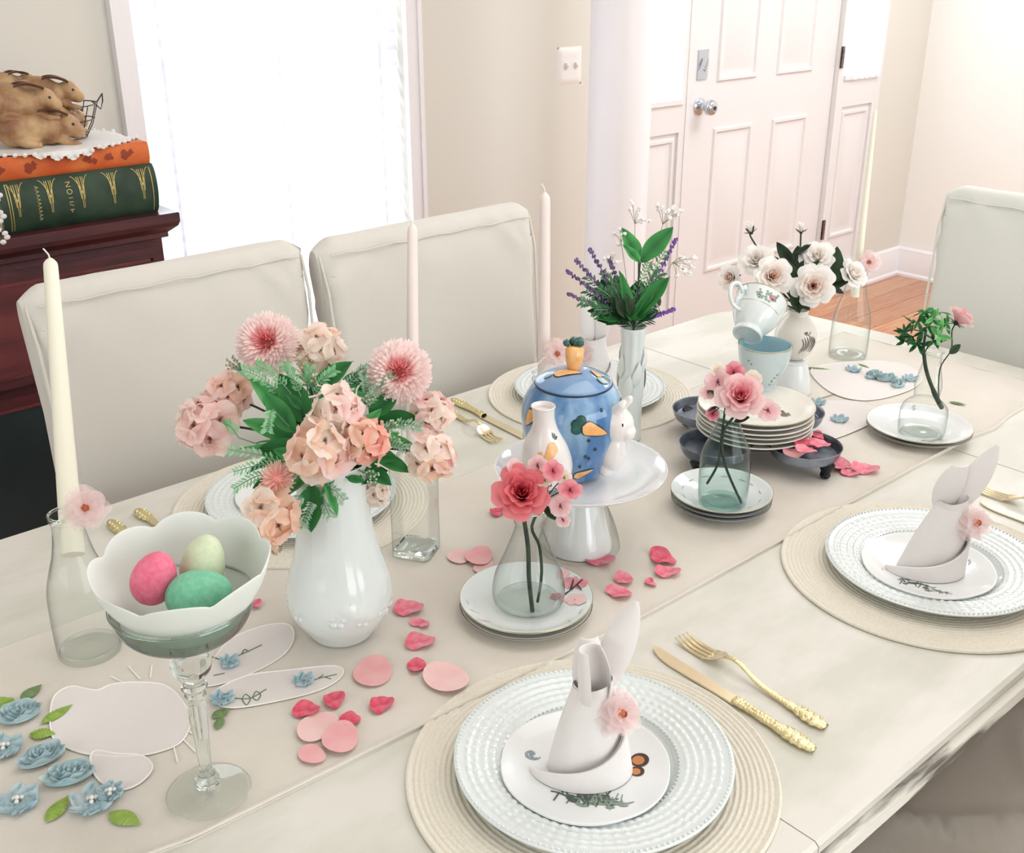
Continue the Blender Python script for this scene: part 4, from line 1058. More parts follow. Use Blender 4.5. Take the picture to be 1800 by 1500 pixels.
bottle('glass_bottle', 'clear bottle with a blush candle, hidden behind the blue teapot', 1.073, 1.135, TZ+.003,
       [(.030, 0), (.032, .006), (.032, .08), (.026, .125), (.0195, .15), (.0175, .165), (.019, .172), (.0185, .178)], m_glass)
# square bottle
sq = thing('square_bottle', 'square clear glass bottle beside the white flower vase, holding a thin candle', 'bottle', (.787, 1.087, TZ+.003), math.radians(-59))
def sqr(th, r, pw):
    c, s = abs(cos(th)), abs(sin(th)); return r/((c**pw+s**pw)**(1/pw))
def sqp(prof, pw0=7):
    def f(u, v):
        P = sprof(prof, 5); k = min(int(round(v*(len(P)-1))), len(P)-1); r, z = P[k]; th = 2*PI*u
        pw = 7 if z < .135 else max(2, 7-(z-.135)*160); q = sqr(th, r, pw); return (q*cos(th), q*sin(th), z)
    return f, len(sprof(prof, 5))-1
f, nn = sqp([(.026, 0), (.0275, .004), (.0275, .05), (.0275, .125), (.024, .142), (.0165, .158), (.0145, .17), (.0145, .185), (.0165, .19)])
MB().grid(f, 64, nn, wu=True).build('glass_wall', m_glass, sq, angle=60)
MB().lathe([(0, .0005), (.024, .0005), (.0268, .003), (.0262, .009), (.018, .008), (0, .009)], 64, cap=False, mod=lambda th, k, r, z: (sqr(th, r, 7), z)).build('thick_base', m_solid, sq, angle=60)

# ---- candles
def candle(label, base, top, r0, r1, m_, wick=True):
    t = thing('candle', label, 'candle', base); b = Vector((0, 0, 0)); e = Vector(top)-Vector(base)
    ax = e.normalized(); N = 14
    pts = [b+e*(i/N) for i in range(N+1)]; rad = [r0+(r1-r0)*i/N for i in range(N+1)]
    pts += [e+ax*.004, e+ax*.008, e+ax*.011]; rad += [r1*.92, r1*.6, r1*.25]
    MB().tube(pts, rad, 20).build('wax_taper', m_, t, angle=60)
    tp = e+ax*.010
    MB().tube([tp, tp+Vector((-.001, .0, .006)), tp+Vector((-.0045, .001, .012)), tp+Vector((-.006, .001, .014))], .0010, 6).build('wick', m_wick, t); return t
zt = AY(90, 470, 1.212)
candle('ivory taper candle at the far left, in the tall clear bottle', (.3535, 1.160, TZ+.183-.05), tuple(D(89, 468, 1.372)), .0135, .0088, m_wax)
c0 = Vector((.787, 1.087, TZ+.15)); dd = depth(.81, 1.11, 1.05)
candle('thin blush candle in front of the window chair, in the square bottle', tuple(c0), tuple(D(725, 408, dd)), .0090, .0068, m_waxp)
candle('blush taper candle rising behind the blue teapot before the cream wall', (1.073, 1.135, TZ+.13), tuple(D(958, 352, depth(1.073, 1.135, 1.1))), .0100, .0078, m_waxp)
candle('slender ivory candle in the far milk bottle, rising in front of the sidelight', (1.935, 1.138, TZ+.13), tuple(D(1538, 202, depth(1.94, 1.14, 1.2))), .0085, .0042, m_wax)
# tulle flowers tied on the bottle necks
for lb, p in (('pale pink tulle flower with peach bud tied to the tall left bottle neck', D(150, 893, depth(.3535, 1.16, .94)-.035)),
              ('pink tulle flower on the bottle behind the teapot lid', D(980, 622, depth(1.073, 1.135, .95)-.03)),
              ('pink tulle flower on the far milk bottle beside the white roses', D(1528, 461, depth(1.935, 1.138, .95)-.03))):
    t = thing('tulle_flower', lb, 'ribbon flower', p); q = tulle_flower(t, (0, 0, 0), (CAMP-p).normalized(), .024 if 'left' in lb else .022); q.name = 'tulle_petals'
    m = MB(); m.tube([(0, 0, -.002), (-.02, .008, -.004), (-.035, .012, -.016)], .0007, 5); m.build('ribbon_tail', m_wick, t)

# ---- milk glass vase
vs_ = thing('vase', 'white milk glass vase with moulded flowers holding the big pink bouquet', 'vase', (.600, .990, TZ+.003))
P = [(.030, 0), (.0365, .0015), (.044, .012), (.058, .034), (.0635, .055), (.0605, .080), (.052, .110), (.0455, .140), (.042, .175), (.041, .205), (.046, .232), (.0445, .233), (.037, .205), (.038, .17), (.042, .13), (.055, .08), (.05, .03), (.0, .01)]
def vm(th, k, r, z):
    if k < 62:
        e = math.exp(-((z-.062)/.030)**2); r += e*.0022*max(0, sin(th*5+z*70))*max(0, sin(z*120+th*3)); r += .0003*max(0, cos(16*th))**4*(z > .09)*(z < .2)
    return r, z
MB().lathe(sprof(P, 5), 128, mod=vm, cap=False).build('vase_body', m_milk, vs_, angle=60)
m = MB(); rd = random.Random(5)
for k in range(16):
    th = math.radians(-135+rd.uniform(-80, 110)); z = rd.uniform(.045, .085); r = .0625-.25*abs(z-.058)
    nrm = Vector((cos(th), sin(th), .1)); fr = frame((r*cos(th), r*sin(th), z), nrm)
    for j in range(5):
        a = j*2*PI/5; m.ball(fr @ Vector((.0065*cos(a), .0065*sin(a), 0)), (.0048, .0048, .0026), 8, 5, mt=fr.to_3x3().to_4x4())
m.build('moulded_flowers', m_milk, vs_)['kind'] = 'stuff'

# ---- milk glass bud vase with lavender
bv = thing('bud_vase', 'slim white milk glass bud vase with raised leaves, holding lavender', 'vase', (1.2917, 1.1536, TZ+.003))
P = sprof([(.018, 0), (.0205, .002), (.021, .01), (.0195, .035), (.0205, .075), (.022, .11), (.0195, .145), (.0185, .175), (.0205, .198), (.0195, .198), (.016, .17), (.016, .05), (0, .02)], 5)
MB().lathe(P, 64, cap=False, mod=lambda th, k, r, z: (r*(1+.05*cos(8*th)*(z > .13)*(z < .195)), z)).build('vase_body', m_milk, bv, angle=60)
m = MB()
for k in range(9):
    th = k*2*PI/9; z = .06+.055*((k*2) % 5)/5+.02
    def f(u, v, th=th, z=z): q = (v-.5)*2*.0085*sin(PI*u**.8); r = .0225+.0035*sin(PI*u)*(1-abs(v-.5)); a = th+q/.022+.3*u; return (r*cos(a), r*sin(a), z+.045*u)
    m.grid(f, 8, 5)
m.build('raised_leaves', m_milk, bv, fix=False)['kind'] = 'stuff'

# ---- stemmed compote: crystal foot, glass dish, scalloped bowl, eggs
cp = thing('footed_dish', 'clear crystal footed dish holding the scalloped bowl of eggs', 'footed dish', (.3440, .8420, TZ+.003))
MB().lathe(sprof([(0, .0006), (.038, .0006), (.0405, .0018), (.039, .0035), (.026, .006), (.013, .009), (.0095, .014)], 5), 64, cap=False).build('glass_foot', m_glass, cp, angle=60)
P = sprof([(.0, .006), (.011, .010), (.0095, .014), (.012, .018), (.0085, .024), (.0065, .032), (.0070, .05), (.0082, .075), (.0095, .095), (.0088, .112), (.0105, .118), (.0082, .123), (.0125, .128), (.0085, .134), (.0150, .142), (.0195, .152), (.0180, .166), (.0165, .178), (.018, .186), (0, .187)], 4)
MB().lathe(P, 40, cap=False, mod=lambda th, k, r, z: (r*(1+.06*cos(8*th)*(z > .03)*(z < .11)), z)).build('stem', m_solid, cp, angle=60)
MB().lathe(sprof([(.0, .186), (.018, .187), (.042, .190), (.056, .200), (.0625, .214), (.0645, .224)], 5), 72, cap=False).build('glass_dish', thin_glass('smoky_green_glass', '#c3cfc8', '#5d6f66', 1.2, pw_=3.0), cp, angle=60)
MB().tube([(.0645*cos(2*PI*i/72), .0645*sin(2*PI*i/72), .224) for i in range(73)], .0016, 8).build('dish_rim', m_solid, cp)
bw = thing('scalloped_bowl', 'pale matte bowl with scalloped petal rim, full of dyed eggs, on the crystal dish', 'bowl', (.3485, .8440, TZ+.003+.1895))
BP = [(0, .0), (.028, .0005), (.046, .010), (.0595, .028), (.070, .048), (.0775, .068), (.0757, .069), (.068, .049), (.057, .030), (.043, .0135), (.026, .0055), (0, .005)]
NB = len(sprof(BP, 5))
def bm_(th, k, r, z):
    q = max(0, (z-.038)/.031); lob = abs(sin(th*4.0+.5)); s = q*(lob**.6)
    return r*(1+.05*s-.02*q), z+.009*(s-.5)*q+.005*q*sin(th+.8)
MB().lathe(sprof(BP, 5), 128, mod=bm_, cap=False).build('bowl_body', m_matt, bw, angle=60)
def egg(label, p, axis, L, col, col2, glit=True):
    t = thing('egg', label, 'egg', p, 0, 'dyed eggs in the scalloped bowl'); fr = frame((0, 0, 0), axis)
    m = MB(); n = 24
    def f(u, v): ph = PI*v; r = .74*L*sin(ph)*(1+.13*cos(ph)); return fr @ Vector((r*cos(2*PI*u)/1.0, r*sin(2*PI*u), -L*cos(ph)))
    m.grid(lambda u, v: f(u, v), 32, 20, wu=True)
    mm = mat('egg_'+label.split()[0], col, .42, .5, col2=col2, noise_scale=230, bump=.35, bump_scale=1400)
    m.build('egg_shell', mm, t, angle=80); return t
DE = depth(.3485, .844, 1.0)
egg('pink sparkly dyed egg, leftmost in the scalloped bowl', D(271, 1016, DE-.010), (.3, -.3, 1), .0270, '#f08099', '#ec6587')
egg('pale green cream dyed egg at the back of the scalloped bowl', D(357, 991, DE+.022), (.5, .2, 1), .0275, '#d9e2c3', '#cfdcb8')
egg('mint green dyed egg lying in front in the scalloped bowl', D(350, 1046, DE-.016), (R_+Vector((0, 0, .25))), .0305, '#83cba9', '#6fbf9a')

# ---- cake stand and teapot
cs = thing('cake_stand', 'white glass pedestal cake stand under the blue teapot', 'cake stand', (.967, .948, TZ+.003))
m_opal = mat('opal_glass', '#e9e9ea', .06, .55, coat=.6, sss=.2)
m_frost = mat('frosted_glass_foot', '#e6e5e3', .10, .5, trans=.55, coat=.3)
P = sprof([(0, .1115), (.03, .112), (.085, .113), (.105, .118), (.1155, .1235), (.1165, .1225), (.106, .115), (.085, .109), (.03, .106), (.019, .103), (0, .103)], 5)
MB().lathe(P, 128, cap=False).build('stand_plate', m_opal, cs, angle=60)
P = sprof([(.0565, .0005), (.0575, .003), (.054, .02), (.046, .045), (.034, .072), (.024, .092), (.021, .104)], 5)
MB().lathe(P, 96, cap=False).build('bell_foot', m_glass, cs, angle=60)
MB().lathe(sprof([(.046, .001), (.0465, .004), (.040, .03), (.029, .07), (.020, .098), (.017, .104)], 5), 72).build('frosted_core', m_opal, cs, angle=60)
# doily pattern printed on the plate
m = MB(); strokes(m, lambda x, y: Vector((x, y, .1165+.00*x)), [[((.060+.018*sin(4*a))*cos(a+.03*k), (.060+.018*sin(4*a))*sin(a+.03*k)) for a in [j*.05+k*.42 for j in range(5)]] for k in range(14)], .0012)
m.build('etched_pattern', mat('etched_grey', '#c3c3c4', .4), cs, fix=False)

m_bluegl = mat('blue_hand_painted_glaze', '#3f72a8', .12, .5, coat=.5, col2='#8db0cf', noise_scale=26, stretch=(1, 1, .3), noise_lo=.4, noise_hi=.6)
m_bluelid = mat('pale_blue_glaze', '#8aa6c6', .12, .5, coat=.5, col2='#6f94be', noise_scale=25)
m_whitegl = mat('white_tin_glaze', '#efe9e6', .14, .5, coat=.4)
m_carrot = mat('painted_carrot_orange', '#eda65f', .25, .5, coat=.4, col2='#f3bf83', noise_scale=90)
m_cleaf = mat('painted_dark_green', '#2f6b60', .25, .5, coat=.4, col2='#1f4a46', noise_scale=90)
m_outl = mat('painted_navy_outline', '#1d2b3f', .3, .5, coat=.3)
m_blk = mat('painted_black_spot', '#16181c', .3, .5)
KX, KY, KZ = .9584, .9571, TZ+.119
tp = thing('teapot', 'blue hand-painted ceramic teapot with carrots, white spout and rabbit handle, on the cake stand', 'teapot', (KX, KY, KZ))
KP = [(.038, 0), (.0425, .004), (.053, .025), (.0645, .052), (.0690, .080), (.0665, .103), (.0565, .122), (.049, .130)]
KS = sprof(KP, 6)
MB().lathe([(0, .002)]+KS+[(.0, .128)], 96, cap=False).build('pot_body', m_bluegl, tp, angle=60)
LP = [(.0500, .1285), (.0510, .1315), (.047, .135), (.034, .142), (.017, .1475), (0, .149)]
LS = sprof(LP, 5)
MB().lathe([(0, .128)]+LS, 80, cap=False).build('lid', m_bluelid, tp, angle=60)
MB().tube([(.0512*cos(2*PI*i/64), .0512*sin(2*PI*i/64), .1288) for i in range(65)], .0011, 6).build('lid_seam', m_outl, tp)
TH0 = math.atan2(-KY, -KX)
def rad_at(S, z):
    for (a, za), (b, zb) in zip(S[:-1], S[1:]):
        if za <= z <= zb: return a+(b-a)*(z-za)/(zb-za+1e-9)
    return S[-1][0]
def potmap(off=.0009):
    def f(u, z): r = rad_at(KS, z)+off; a = TH0+u/.065; return Vector((r*cos(a), r*sin(a), z))
    return f
def lidmap(off=.0009):
    # u,v = plan coordinates on the lid; x to the right, y away
    def f(u, v):
        a = TH0+PI/2; sc0 = min(1, .0485/max(math.hypot(u, v), 1e-6)); u *= sc0; v *= sc0; x = u*cos(a)-v*cos(TH0)*1.0; y = u*sin(a)-v*sin(TH0); q = math.hypot(u, v)
        z = .149
        for (r0, z0), (r1, z1) in zip(LS[:-1], LS[1:]):
            if r1 <= q <= r0: z = z0+(z1-z0)*(r0-q)/(r0-r1+1e-9); break
        return Vector((x, y, z+off))
    return f
def carrot_poly(o, a, L, W):
    P = [];
    for k in range(12): t_ = k/11; P.append(rot2((L*t_, W*(1-t_)**.7*min(1, t_*5)**.5+.0002), a, o))
    for k in range(12): t_ = 1-k/11; P.append(rot2((L*t_, -W*(1-t_)**.7*min(1, t_*5)**.5-.0002), a, o))
    return P
def grow(P, s):
    cx = sum(p[0] for p in P)/len(P); cy = sum(p[1] for p in P)/len(P)
    return [((p[0]-cx)*(1+s/math.hypot(p[0]-cx, p[1]-cy))+cx if p != (cx, cy) else cx, (p[1]-cy)*(1+s/math.hypot(p[0]-cx, p[1]-cy))+cy) for p in P]
def painted_carrot(par, mpf, o, a, L, W, leafy=True):
    P = carrot_poly(o, a, L, W)
    c = MB().patch(P, mpf(.0012), 4).build('painted_carrot', m_carrot, par, fix=False)
    MB().patch(grow(P, .0017), mpf(.0008), 4).build('outline', m_outl, c, fix=False)
    if leafy:
        m = MB(); g = MB()
        for da, r_ in ((.9, .0052), (0, .0058), (-.9, .0050)):
            q = rot2((-.0075*cos(da), -.0075*sin(da)*1.2), a, o)
            R2 = [(q[0]+r_*cos(k*PI/6)*1.1, q[1]+r_*sin(k*PI/6)) for k in range(12)]
            m.patch(R2, mpf(.0014), 2); g.patch(grow(R2, .001), mpf(.0009), 2)
        m.build('painted_leaves', m_cleaf, c, fix=False); g.build('leaf_outline', m_outl, c, fix=False)
    return c
painted_carrot(tp, potmap, (.012, .095), -.42, .036, .0105)
painted_carrot(tp, potmap, (.004, .014), .32, .034, .0068, False)
painted_carrot(tp, potmap, (-.056, .104), -2.1, .026, .010, False)
painted_carrot(tp, potmap, (.078, .100), .5, .022, .007)
painted_carrot(tp, potmap, (.15, .07), -.6, .03, .009); painted_carrot(tp, potmap, (-.16, .07), .6, .03, .009)
painted_carrot(tp, lidmap, (-.026, -.012), -.08, .036, .0100, False)
painted_carrot(tp, lidmap, (.036, -.010), 2.6, .016, .006)
m = MB(); m.patch([(-.034+.006*cos(k*PI/6), -.012+.004*sin(k*PI/6)) for k in range(12)], lidmap(.0014), 2); m.build('painted_leaf', m_cleaf, tp, fix=False)
m = MB()
for u, z in ((.018, .05), (.023, .046), (.012, .033), (.030, .06), (.02, .075), (.04, .112), (-.03, .118)):
    m.patch([(u+.0022*cos(k*PI/4), z+.0026*sin(k*PI/4)) for k in range(8)], potmap(.0012), 1)
m.build('painted_spots', m_outl, tp, fix=False)['kind'] = 'stuff'
# carrot finial
fd = Vector((.10, .08, 1)).normalized()
c_ = Vector((0, 0, .146)); o = MB().tube([c_, c_+fd*.006, c_+fd*.018, c_+fd*.030, c_+fd*.033], [.0075, .0095, .0122, .0125, .008], 20).build('carrot_finial', m_carrot, tp, angle=60)
m = MB(); rd = random.Random(3)
for k in range(11): m.ball(c_+fd*(.036+.004*rd.random())+Vector((rd.uniform(-.009, .009), rd.uniform(-.009, .009), 0)), (.0052, .0052, .005), 10, 7)
q = m.build('carrot_top', m_cleaf, o)
# bottle shaped spout at the front left
sa = TH0-.50; sx, sy = .062*cos(sa), .062*sin(sa)
SP = sprof([(.010, .004), (.024, .009), (.0325, .028), (.0330, .048), (.0280, .070), (.0175, .090), (.0140, .104), (.0145, .118), (.0160, .1225)], 5)+[(.0152, .1238), (.0138, .1225), (.0125, .116), (0, .112)]
def sso(z): return 1+.26*z/.12
sp_m = MB().lathe([(r, z-0) for r, z in SP], 56, (0, 0, 0), cap=False)
sp_m.v = [Vector((v.x+sx*sso(v.z), v.y+sy*sso(v.z), v.z)) for v in sp_m.v]
sp_ = sp_m.build('spout', m_whitegl, tp, angle=60)
def spmap(off=.0008):
    def f(u, z):
        r = rad_at(SP[:34], z)+off; a = TH0+u/.030; return Vector((sx*sso(z)+r*cos(a), sy*sso(z)+r*sin(a), z))
    return f
P = carrot_poly((.016, .080), -2.15, .038, .0090); MB().patch(P, spmap(.0008), 4).build('painted_carrot', m_carrot, sp_, fix=False)
m = MB()
for da in (-.5, 0, .5): m.patch([rot2((.004*cos(k*PI/4)+.006, .0016*sin(k*PI/4)), .9+da, (.017, .082)) for k in range(8)], spmap(.001), 1)
m.build('painted_carrot_leaf', m_cleaf, sp_, fix=False)
m = MB()
for u, z, r in ((-.017, .038, .0026), (.022, .030, .0024), (-.011, .020, .003), (-.006, .018, .003), (-.008, .010, .0028), (.012, .012, .0016)): m.patch([(u+r*cos(k*PI/5), z+r*1.1*sin(k*PI/5)) for k in range(10)], spmap(.0009), 1)
m.build('painted_spots', m_blk, sp_, fix=False)['kind'] = 'stuff'
m = MB()
for u, z, r in ((-.006, .066, .003), (-.014, .030, .002), (.004, .022, .0016)): m.patch([(u+r*cos(k*PI/5), z+r*1.1*sin(k*PI/5)) for k in range(10)], spmap(.0009), 1)
m.build('painted_dots', m_carrot, sp_, fix=False)['kind'] = 'stuff'
# rabbit handle at the right
ha = TH0+1.08; hx = Vector((cos(ha), sin(ha), 0)); ht = Vector((-sin(ha), cos(ha), 0))
mt3 = Matrix((hx, ht, Vector((0, 0, 1)))).transposed().to_4x4()
m = MB(); m.ball(hx*.064+Vector((0, 0, .084)), (.0245, .0215, .0245), 22, 16, mt=mt3); m.ball(hx*.060+Vector((0, 0, .048)), (.020, .0190, .031), 22, 16, mt=mt3); m.ball(hx*.082+Vector((0, 0, .076)), (.0105, .012, .0105), 14, 10, mt=mt3)
m.ball(hx*.052+Vector((0, 0, .022)), (.012, .013, .018), 16, 10, mt=mt3)
for sg in (-1, 1):
    e0 = hx*.060+ht*sg*.008+Vector((0, 0, .097)); m.tube([e0, e0+hx*.008+Vector((0, 0, .010)), e0+hx*.017+ht*sg*.002+Vector((0, 0, .020)), e0+hx*.020+Vector((0, 0, .026))], [.006, .0072, .006, .003], 12)
o = m.build('rabbit_handle', m_whitegl, tp, angle=80)
rm = o.modifiers.new('r', 'REMESH'); rm.mode = 'VOXEL'; rm.voxel_size = .0016; rm.use_smooth_shade = True; sm = o.modifiers.new('s', 'SMOOTH'); sm.iterations = 6
e = MB(); ep = hx*.080-ht*.0135+Vector((0, 0, .090)); e.ball(ep, (.0017, .0017, .0032), 8, 6); e.build('eye', m_blk, o)
e = MB(); e.ball(hx*.078-ht*.0105+Vector((0, 0, .078)), (.003, .0016, .003), 8, 6); e.build('blush_cheek', mat('blush_paint', '#e9c0c0', .3), o)

# ---- blackened silver footed tray with four dished lobes
m_silver = mat('blackened_silver', '#a3adbd', .3, .6, metal=.75, col2='#545b68', noise_scale=16, noise_lo=.3, noise_hi=.7)
m_silverd = mat('dark_cast_silver', '#2c2f33', .35, .5, metal=.8, bump=.5, bump_scale=120)
TRX, TRY = 1.408, .982
tr = thing('footed_tray', 'blackened silver footed tray with dished lobes under the stack of plates', 'tray', (TRX, TRY, TZ+.003))
lobes = [(0, -.100), (0, .100), (-.100, 0), (.100, 0)]
for lx, ly in lobes:
    MB().lathe(sprof([(0, .030), (.045, .0305), (.052, .034), (.0565, .0445), (.0585, .0455), (.0575, .043), (.0535, .031), (.046, .028), (0, .0275)], 4), 56, (lx, ly, 0), cap=False).build('dished_lobe', m_silver, tr, angle=60)
MB().lathe([(0, .0345), (.07, .0345), (.074, .033), (.07, .030), (0, .030)], 56, cap=False).build('centre_disc', m_silver, tr, angle=60)
for lx, ly in lobes:
    d = Vector((lx, ly, 0)).normalized(); m = MB(); c = Vector((lx, ly, 0))+d*.038
    m.tube([c+Vector((0, 0, .031)), c+d*.006+Vector((0, 0, .022)), c+d*.004+Vector((0, 0, .012)), c+d*.002+Vector((0, 0, .006))], [.010, .0125, .0075, .007], 14)
    m.ball(c+d*.004+Vector((0, 0, .0062)), (.0085, .0085, .0062), 14, 8); m.ball(c+d*.010+Vector((0, 0, .024)), (.006, .006, .008), 10, 8)
    m.build('foot', m_silverd, tr)
PXc, PYc = 1.404, .9795
names = ['lowest', 'second from the bottom', 'third from the bottom', 'fourth from the bottom', 'second from the top', 'topmost']
for k in range(6):
    dzz = .0355+k*.0078
    s_ = saucer('cream plate, %s of the stack on the silver tray' % names[k] if k < 5 else 'cream plate with a small brown figure print, topmost of the stack on the silver tray', PXc+.0012*((k*7) % 3-1), PYc+.001*((k*5) % 3-1), TZ+.003+dzz, .0945, .0135, 'stack of cream plates on the silver tray', m_china2, rim=m_goldrim if k == 5 else None)
PT = TZ+.003+.0355+5*.0078
sps = ssurf(.0945, .0135)
def sc_(px, py): return cam_xy(px, py, PXc, PYc, PT+.007)
o_ = sc_(1378, 727)
m = MB(); Rx = Vector((R_.x, R_.y)); Ry = Vector((-R_.y, R_.x))
def fig(pts): return [(o_[0]+Rx.x*a+Ry.x*b, o_[1]+Rx.y*a+Ry.y*b) for a, b in pts]
m.patch(fig([(-.003, -.012), (.0035, -.012), (.005, -.002), (.003, .008), (-.002, .009), (-.004, 0)]), sps, 2); m.patch(fig([(-.0025, .010), (.0025, .010), (.003, .015), (0, .018), (-.003, .015)]), sps, 1)
m.build('print_figure', mat('sepia_print', '#8d7565', .4, col2='#5f4a40', noise_scale=300), s_, fix=False)
m = MB(); m.patch(fig([(-.006, -.008), (-.0035, -.009), (-.0035, .003), (-.006, .002)]), sps, 1); m.build('print_skirt', mat('rust_print', '#9a5a4c', .4), s_, fix=False)
MB().patch(fig([(.0052, -.010), (.0085, -.009), (.0082, .006), (.0055, .004)]), sps, 1).build('print_basket', mat('olive_print', '#7b7a5c', .4), s_, fix=False)

# ---- cups
cpos = T(1338, 682, PT+.005)
def cup(label, loc, m_in, rot=None, prints=True, r=.045, h=.078, name='teacup', handle=True, hang=0, m_out=None):
    t = thing(name, label, 'cup', loc, 0, 'stacked teacups'); 
    if rot is not None: t.rotation_mode = 'QUATERNION'; t.rotation_quaternion = rot
    out = sprof([(0, .003), (.020, .003), (.0215, .0), (.0255, 0), (.0255, .006), (.0225, .010), (.028, .018), (.038, .038), (.043, .058), (r, h)], 4)
    MB().lathe(out+[(r-.0008, h+.0008)], 72, cap=False).build('cup_outside', m_out or m_greych, t, angle=60)
    MB().lathe(sprof([(r-.0008, h+.0008), (r-.0025, h), (.040, .058), (.0355, .038), (.026, .020), (.012, .013), (0, .012)], 4), 72, cap=False).build('cup_inside', m_in, t, angle=60)
    if handle:
        a = hang; d = Vector((cos(a), sin(a), 0)); z_ = Vector((0, 0, 1))
        MB().tube(smooth([d*.042+z_*.062, d*.056+z_*.070, d*.068+z_*.060, d*.066+z_*.042, d*.052+z_*.028, d*.034+z_*.030], 4), .0034, 10).build('cup_handle', m_out or m_greych, t)
    MB().tube([((r)*cos(2*PI*i/64), r*sin(2*PI*i/64), h+.0006) for i in range(65)], .0008, 6).build('rim_or_gap_shade', m_goldrim, t)
    return t, out
m_aq = mat('blue_lustre_glaze', '#9fc3cd', .15, .5, coat=.4, col2='#b3d2d9', noise_scale=15)
c1, co = cup('pale blue-lined teacup standing upright on the stack of plates', cpos, m_aq, hang=.4, m_out=mat('pale_celadon_glaze', '#c3d0d1', .15, .5, coat=.3))
m = MB()
def cmap(u, z): a = math.atan2(-cpos.y, -cpos.x)+u/.042; r = rad_at([q for q in co if q[1] > .01], z)+.0007; return Vector((r*cos(a), r*sin(a), z))
for u, z in ((.026, .030), (.024, .022), (.021, .016), (.029, .036), (.022, .024), (-.02, .055), (-.025, .06)): m.patch([(u+.002*cos(k*PI/3), z+.0018*sin(k*PI/3)) for k in range(6)], cmap, 1)
m.build('print_sprig', m_print, c1, fix=False)
# tilted cup: foot toward lower left and the viewer, mouth up to the right and away
Dc = depth(*cpos)
axis = (F_*.42+(R_*.46+U_*.89)*.90).normalized()
foot = D(1313, 590, Dc-.022)
q = Vector((0, 0, 1)).rotation_difference(axis)
iv_ = q.to_matrix().inverted() @ (CAMP-foot).normalized(); HG = math.atan2(iv_.y, iv_.x)-.95
c2, co2 = cup('white flowered teacup tipped on its side inside the blue-lined cup', foot, m_greych, rot=q, hang=HG)
inv = q.to_matrix().inverted(); vd = inv @ (CAMP-foot).normalized(); a2 = math.atan2(vd.y, vd.x)
def cmap2(u, z): a = a2+u/.042; r = rad_at([q for q in co2 if q[1] > .01], z)+.0008; return Vector((r*cos(a), r*sin(a), z))
rd = random.Random(11)
for nm_, mm_, n_, us, zs, rr in (('print_leaves', mat('sage_leaf_print', '#8fa295', .4), 22, (-.012, .022), (.052, .071), .0021), ('print_stems', mat('dark_sprig_print', '#5f6a66', .4), 12, (-.01, .022), (.052, .07), .0012), ('print_roses', mat('rose_print', '#cf6d78', .4), 7, (.010, .020), (.056, .066), .0019), ('print_dots', m_bluepr, 10, (-.034, -.028), (.045, .075), .0009)):
    m = MB()
    for k in range(n_): u = rd.uniform(*us); z = rd.uniform(*zs); m.patch([(u+rr*(1+.4*(k % 2))*cos(j*PI/3), z+rr*sin(j*PI/3)) for j in range(6)], cmap2, 1)
    m.build(nm_, mm_, c2, fix=False)
m = MB(); [m.add([cmap2(u*.004-.045, .046), cmap2(u*.004-.041, .046), cmap2(u*.004-.041, .0466), cmap2(u*.004-.045, .0466)], [(0, 1, 2, 3)]) for u in range(22)]; m.build('print_line', m_goldrim, c2, fix=False)

# ---- goose vase on a white bell base
gx, gy = 1.685, 1.103
gb_ = thing('porcelain_base', 'white bell-shaped porcelain base under the brown-printed vase', 'vase base', (gx, gy, TZ+.003))
MB().lathe(sprof([(.0385, 0), (.0395, .002), (.036, .02), (.031, .045), (.0275, .058), (.0255, .063), (0, .064)], 5), 64).build('bell_body', m_china, gb_, angle=60)
gv = thing('printed_vase', 'ivory bulb vase with brown bird print holding white roses', 'vase', (gx+.004, gy+.002, TZ+.0672))
GP = sprof([(.016, 0), (.021, .003), (.033, .018), (.0385, .038), (.036, .058), (.026, .076), (.019, .086), (.0195, .094), (.018, .094), (.016, .085), (0, .06)], 5)
MB().lathe(GP, 72, cap=False).build('vase_body', m_china2, gv, angle=60)
th_g = math.atan2(-gy, -gx)
def gmap(u, z): a = th_g+u/.036; r = rad_at(GP[:36], z)+.0008; return Vector((r*cos(a), r*sin(a), z))
m = MB()
def gm2(u, z): return gmap(u, z)
for k in range(7):
    m.tube([gmap(.012+.0042*k+.0035*sin(j*.7), .056-.005*j-.002*abs(k-3)) for j in range(7)], [.0004, .0008, .001, .0008, .0007, .0005, .0003], 5)
m.tube([gmap(.018+.003*j, .058+.0016*j*(j-3)*.5) for j in range(5)], .0007, 5)
m.patch([(.020+.004*cos(k*PI/6), .060+.0022*sin(k*PI/6)) for k in range(12)], gmap, 2)
m.build('print_bird', mat('brown_bird_print', '#6d6257', .4), gv, fix=False)
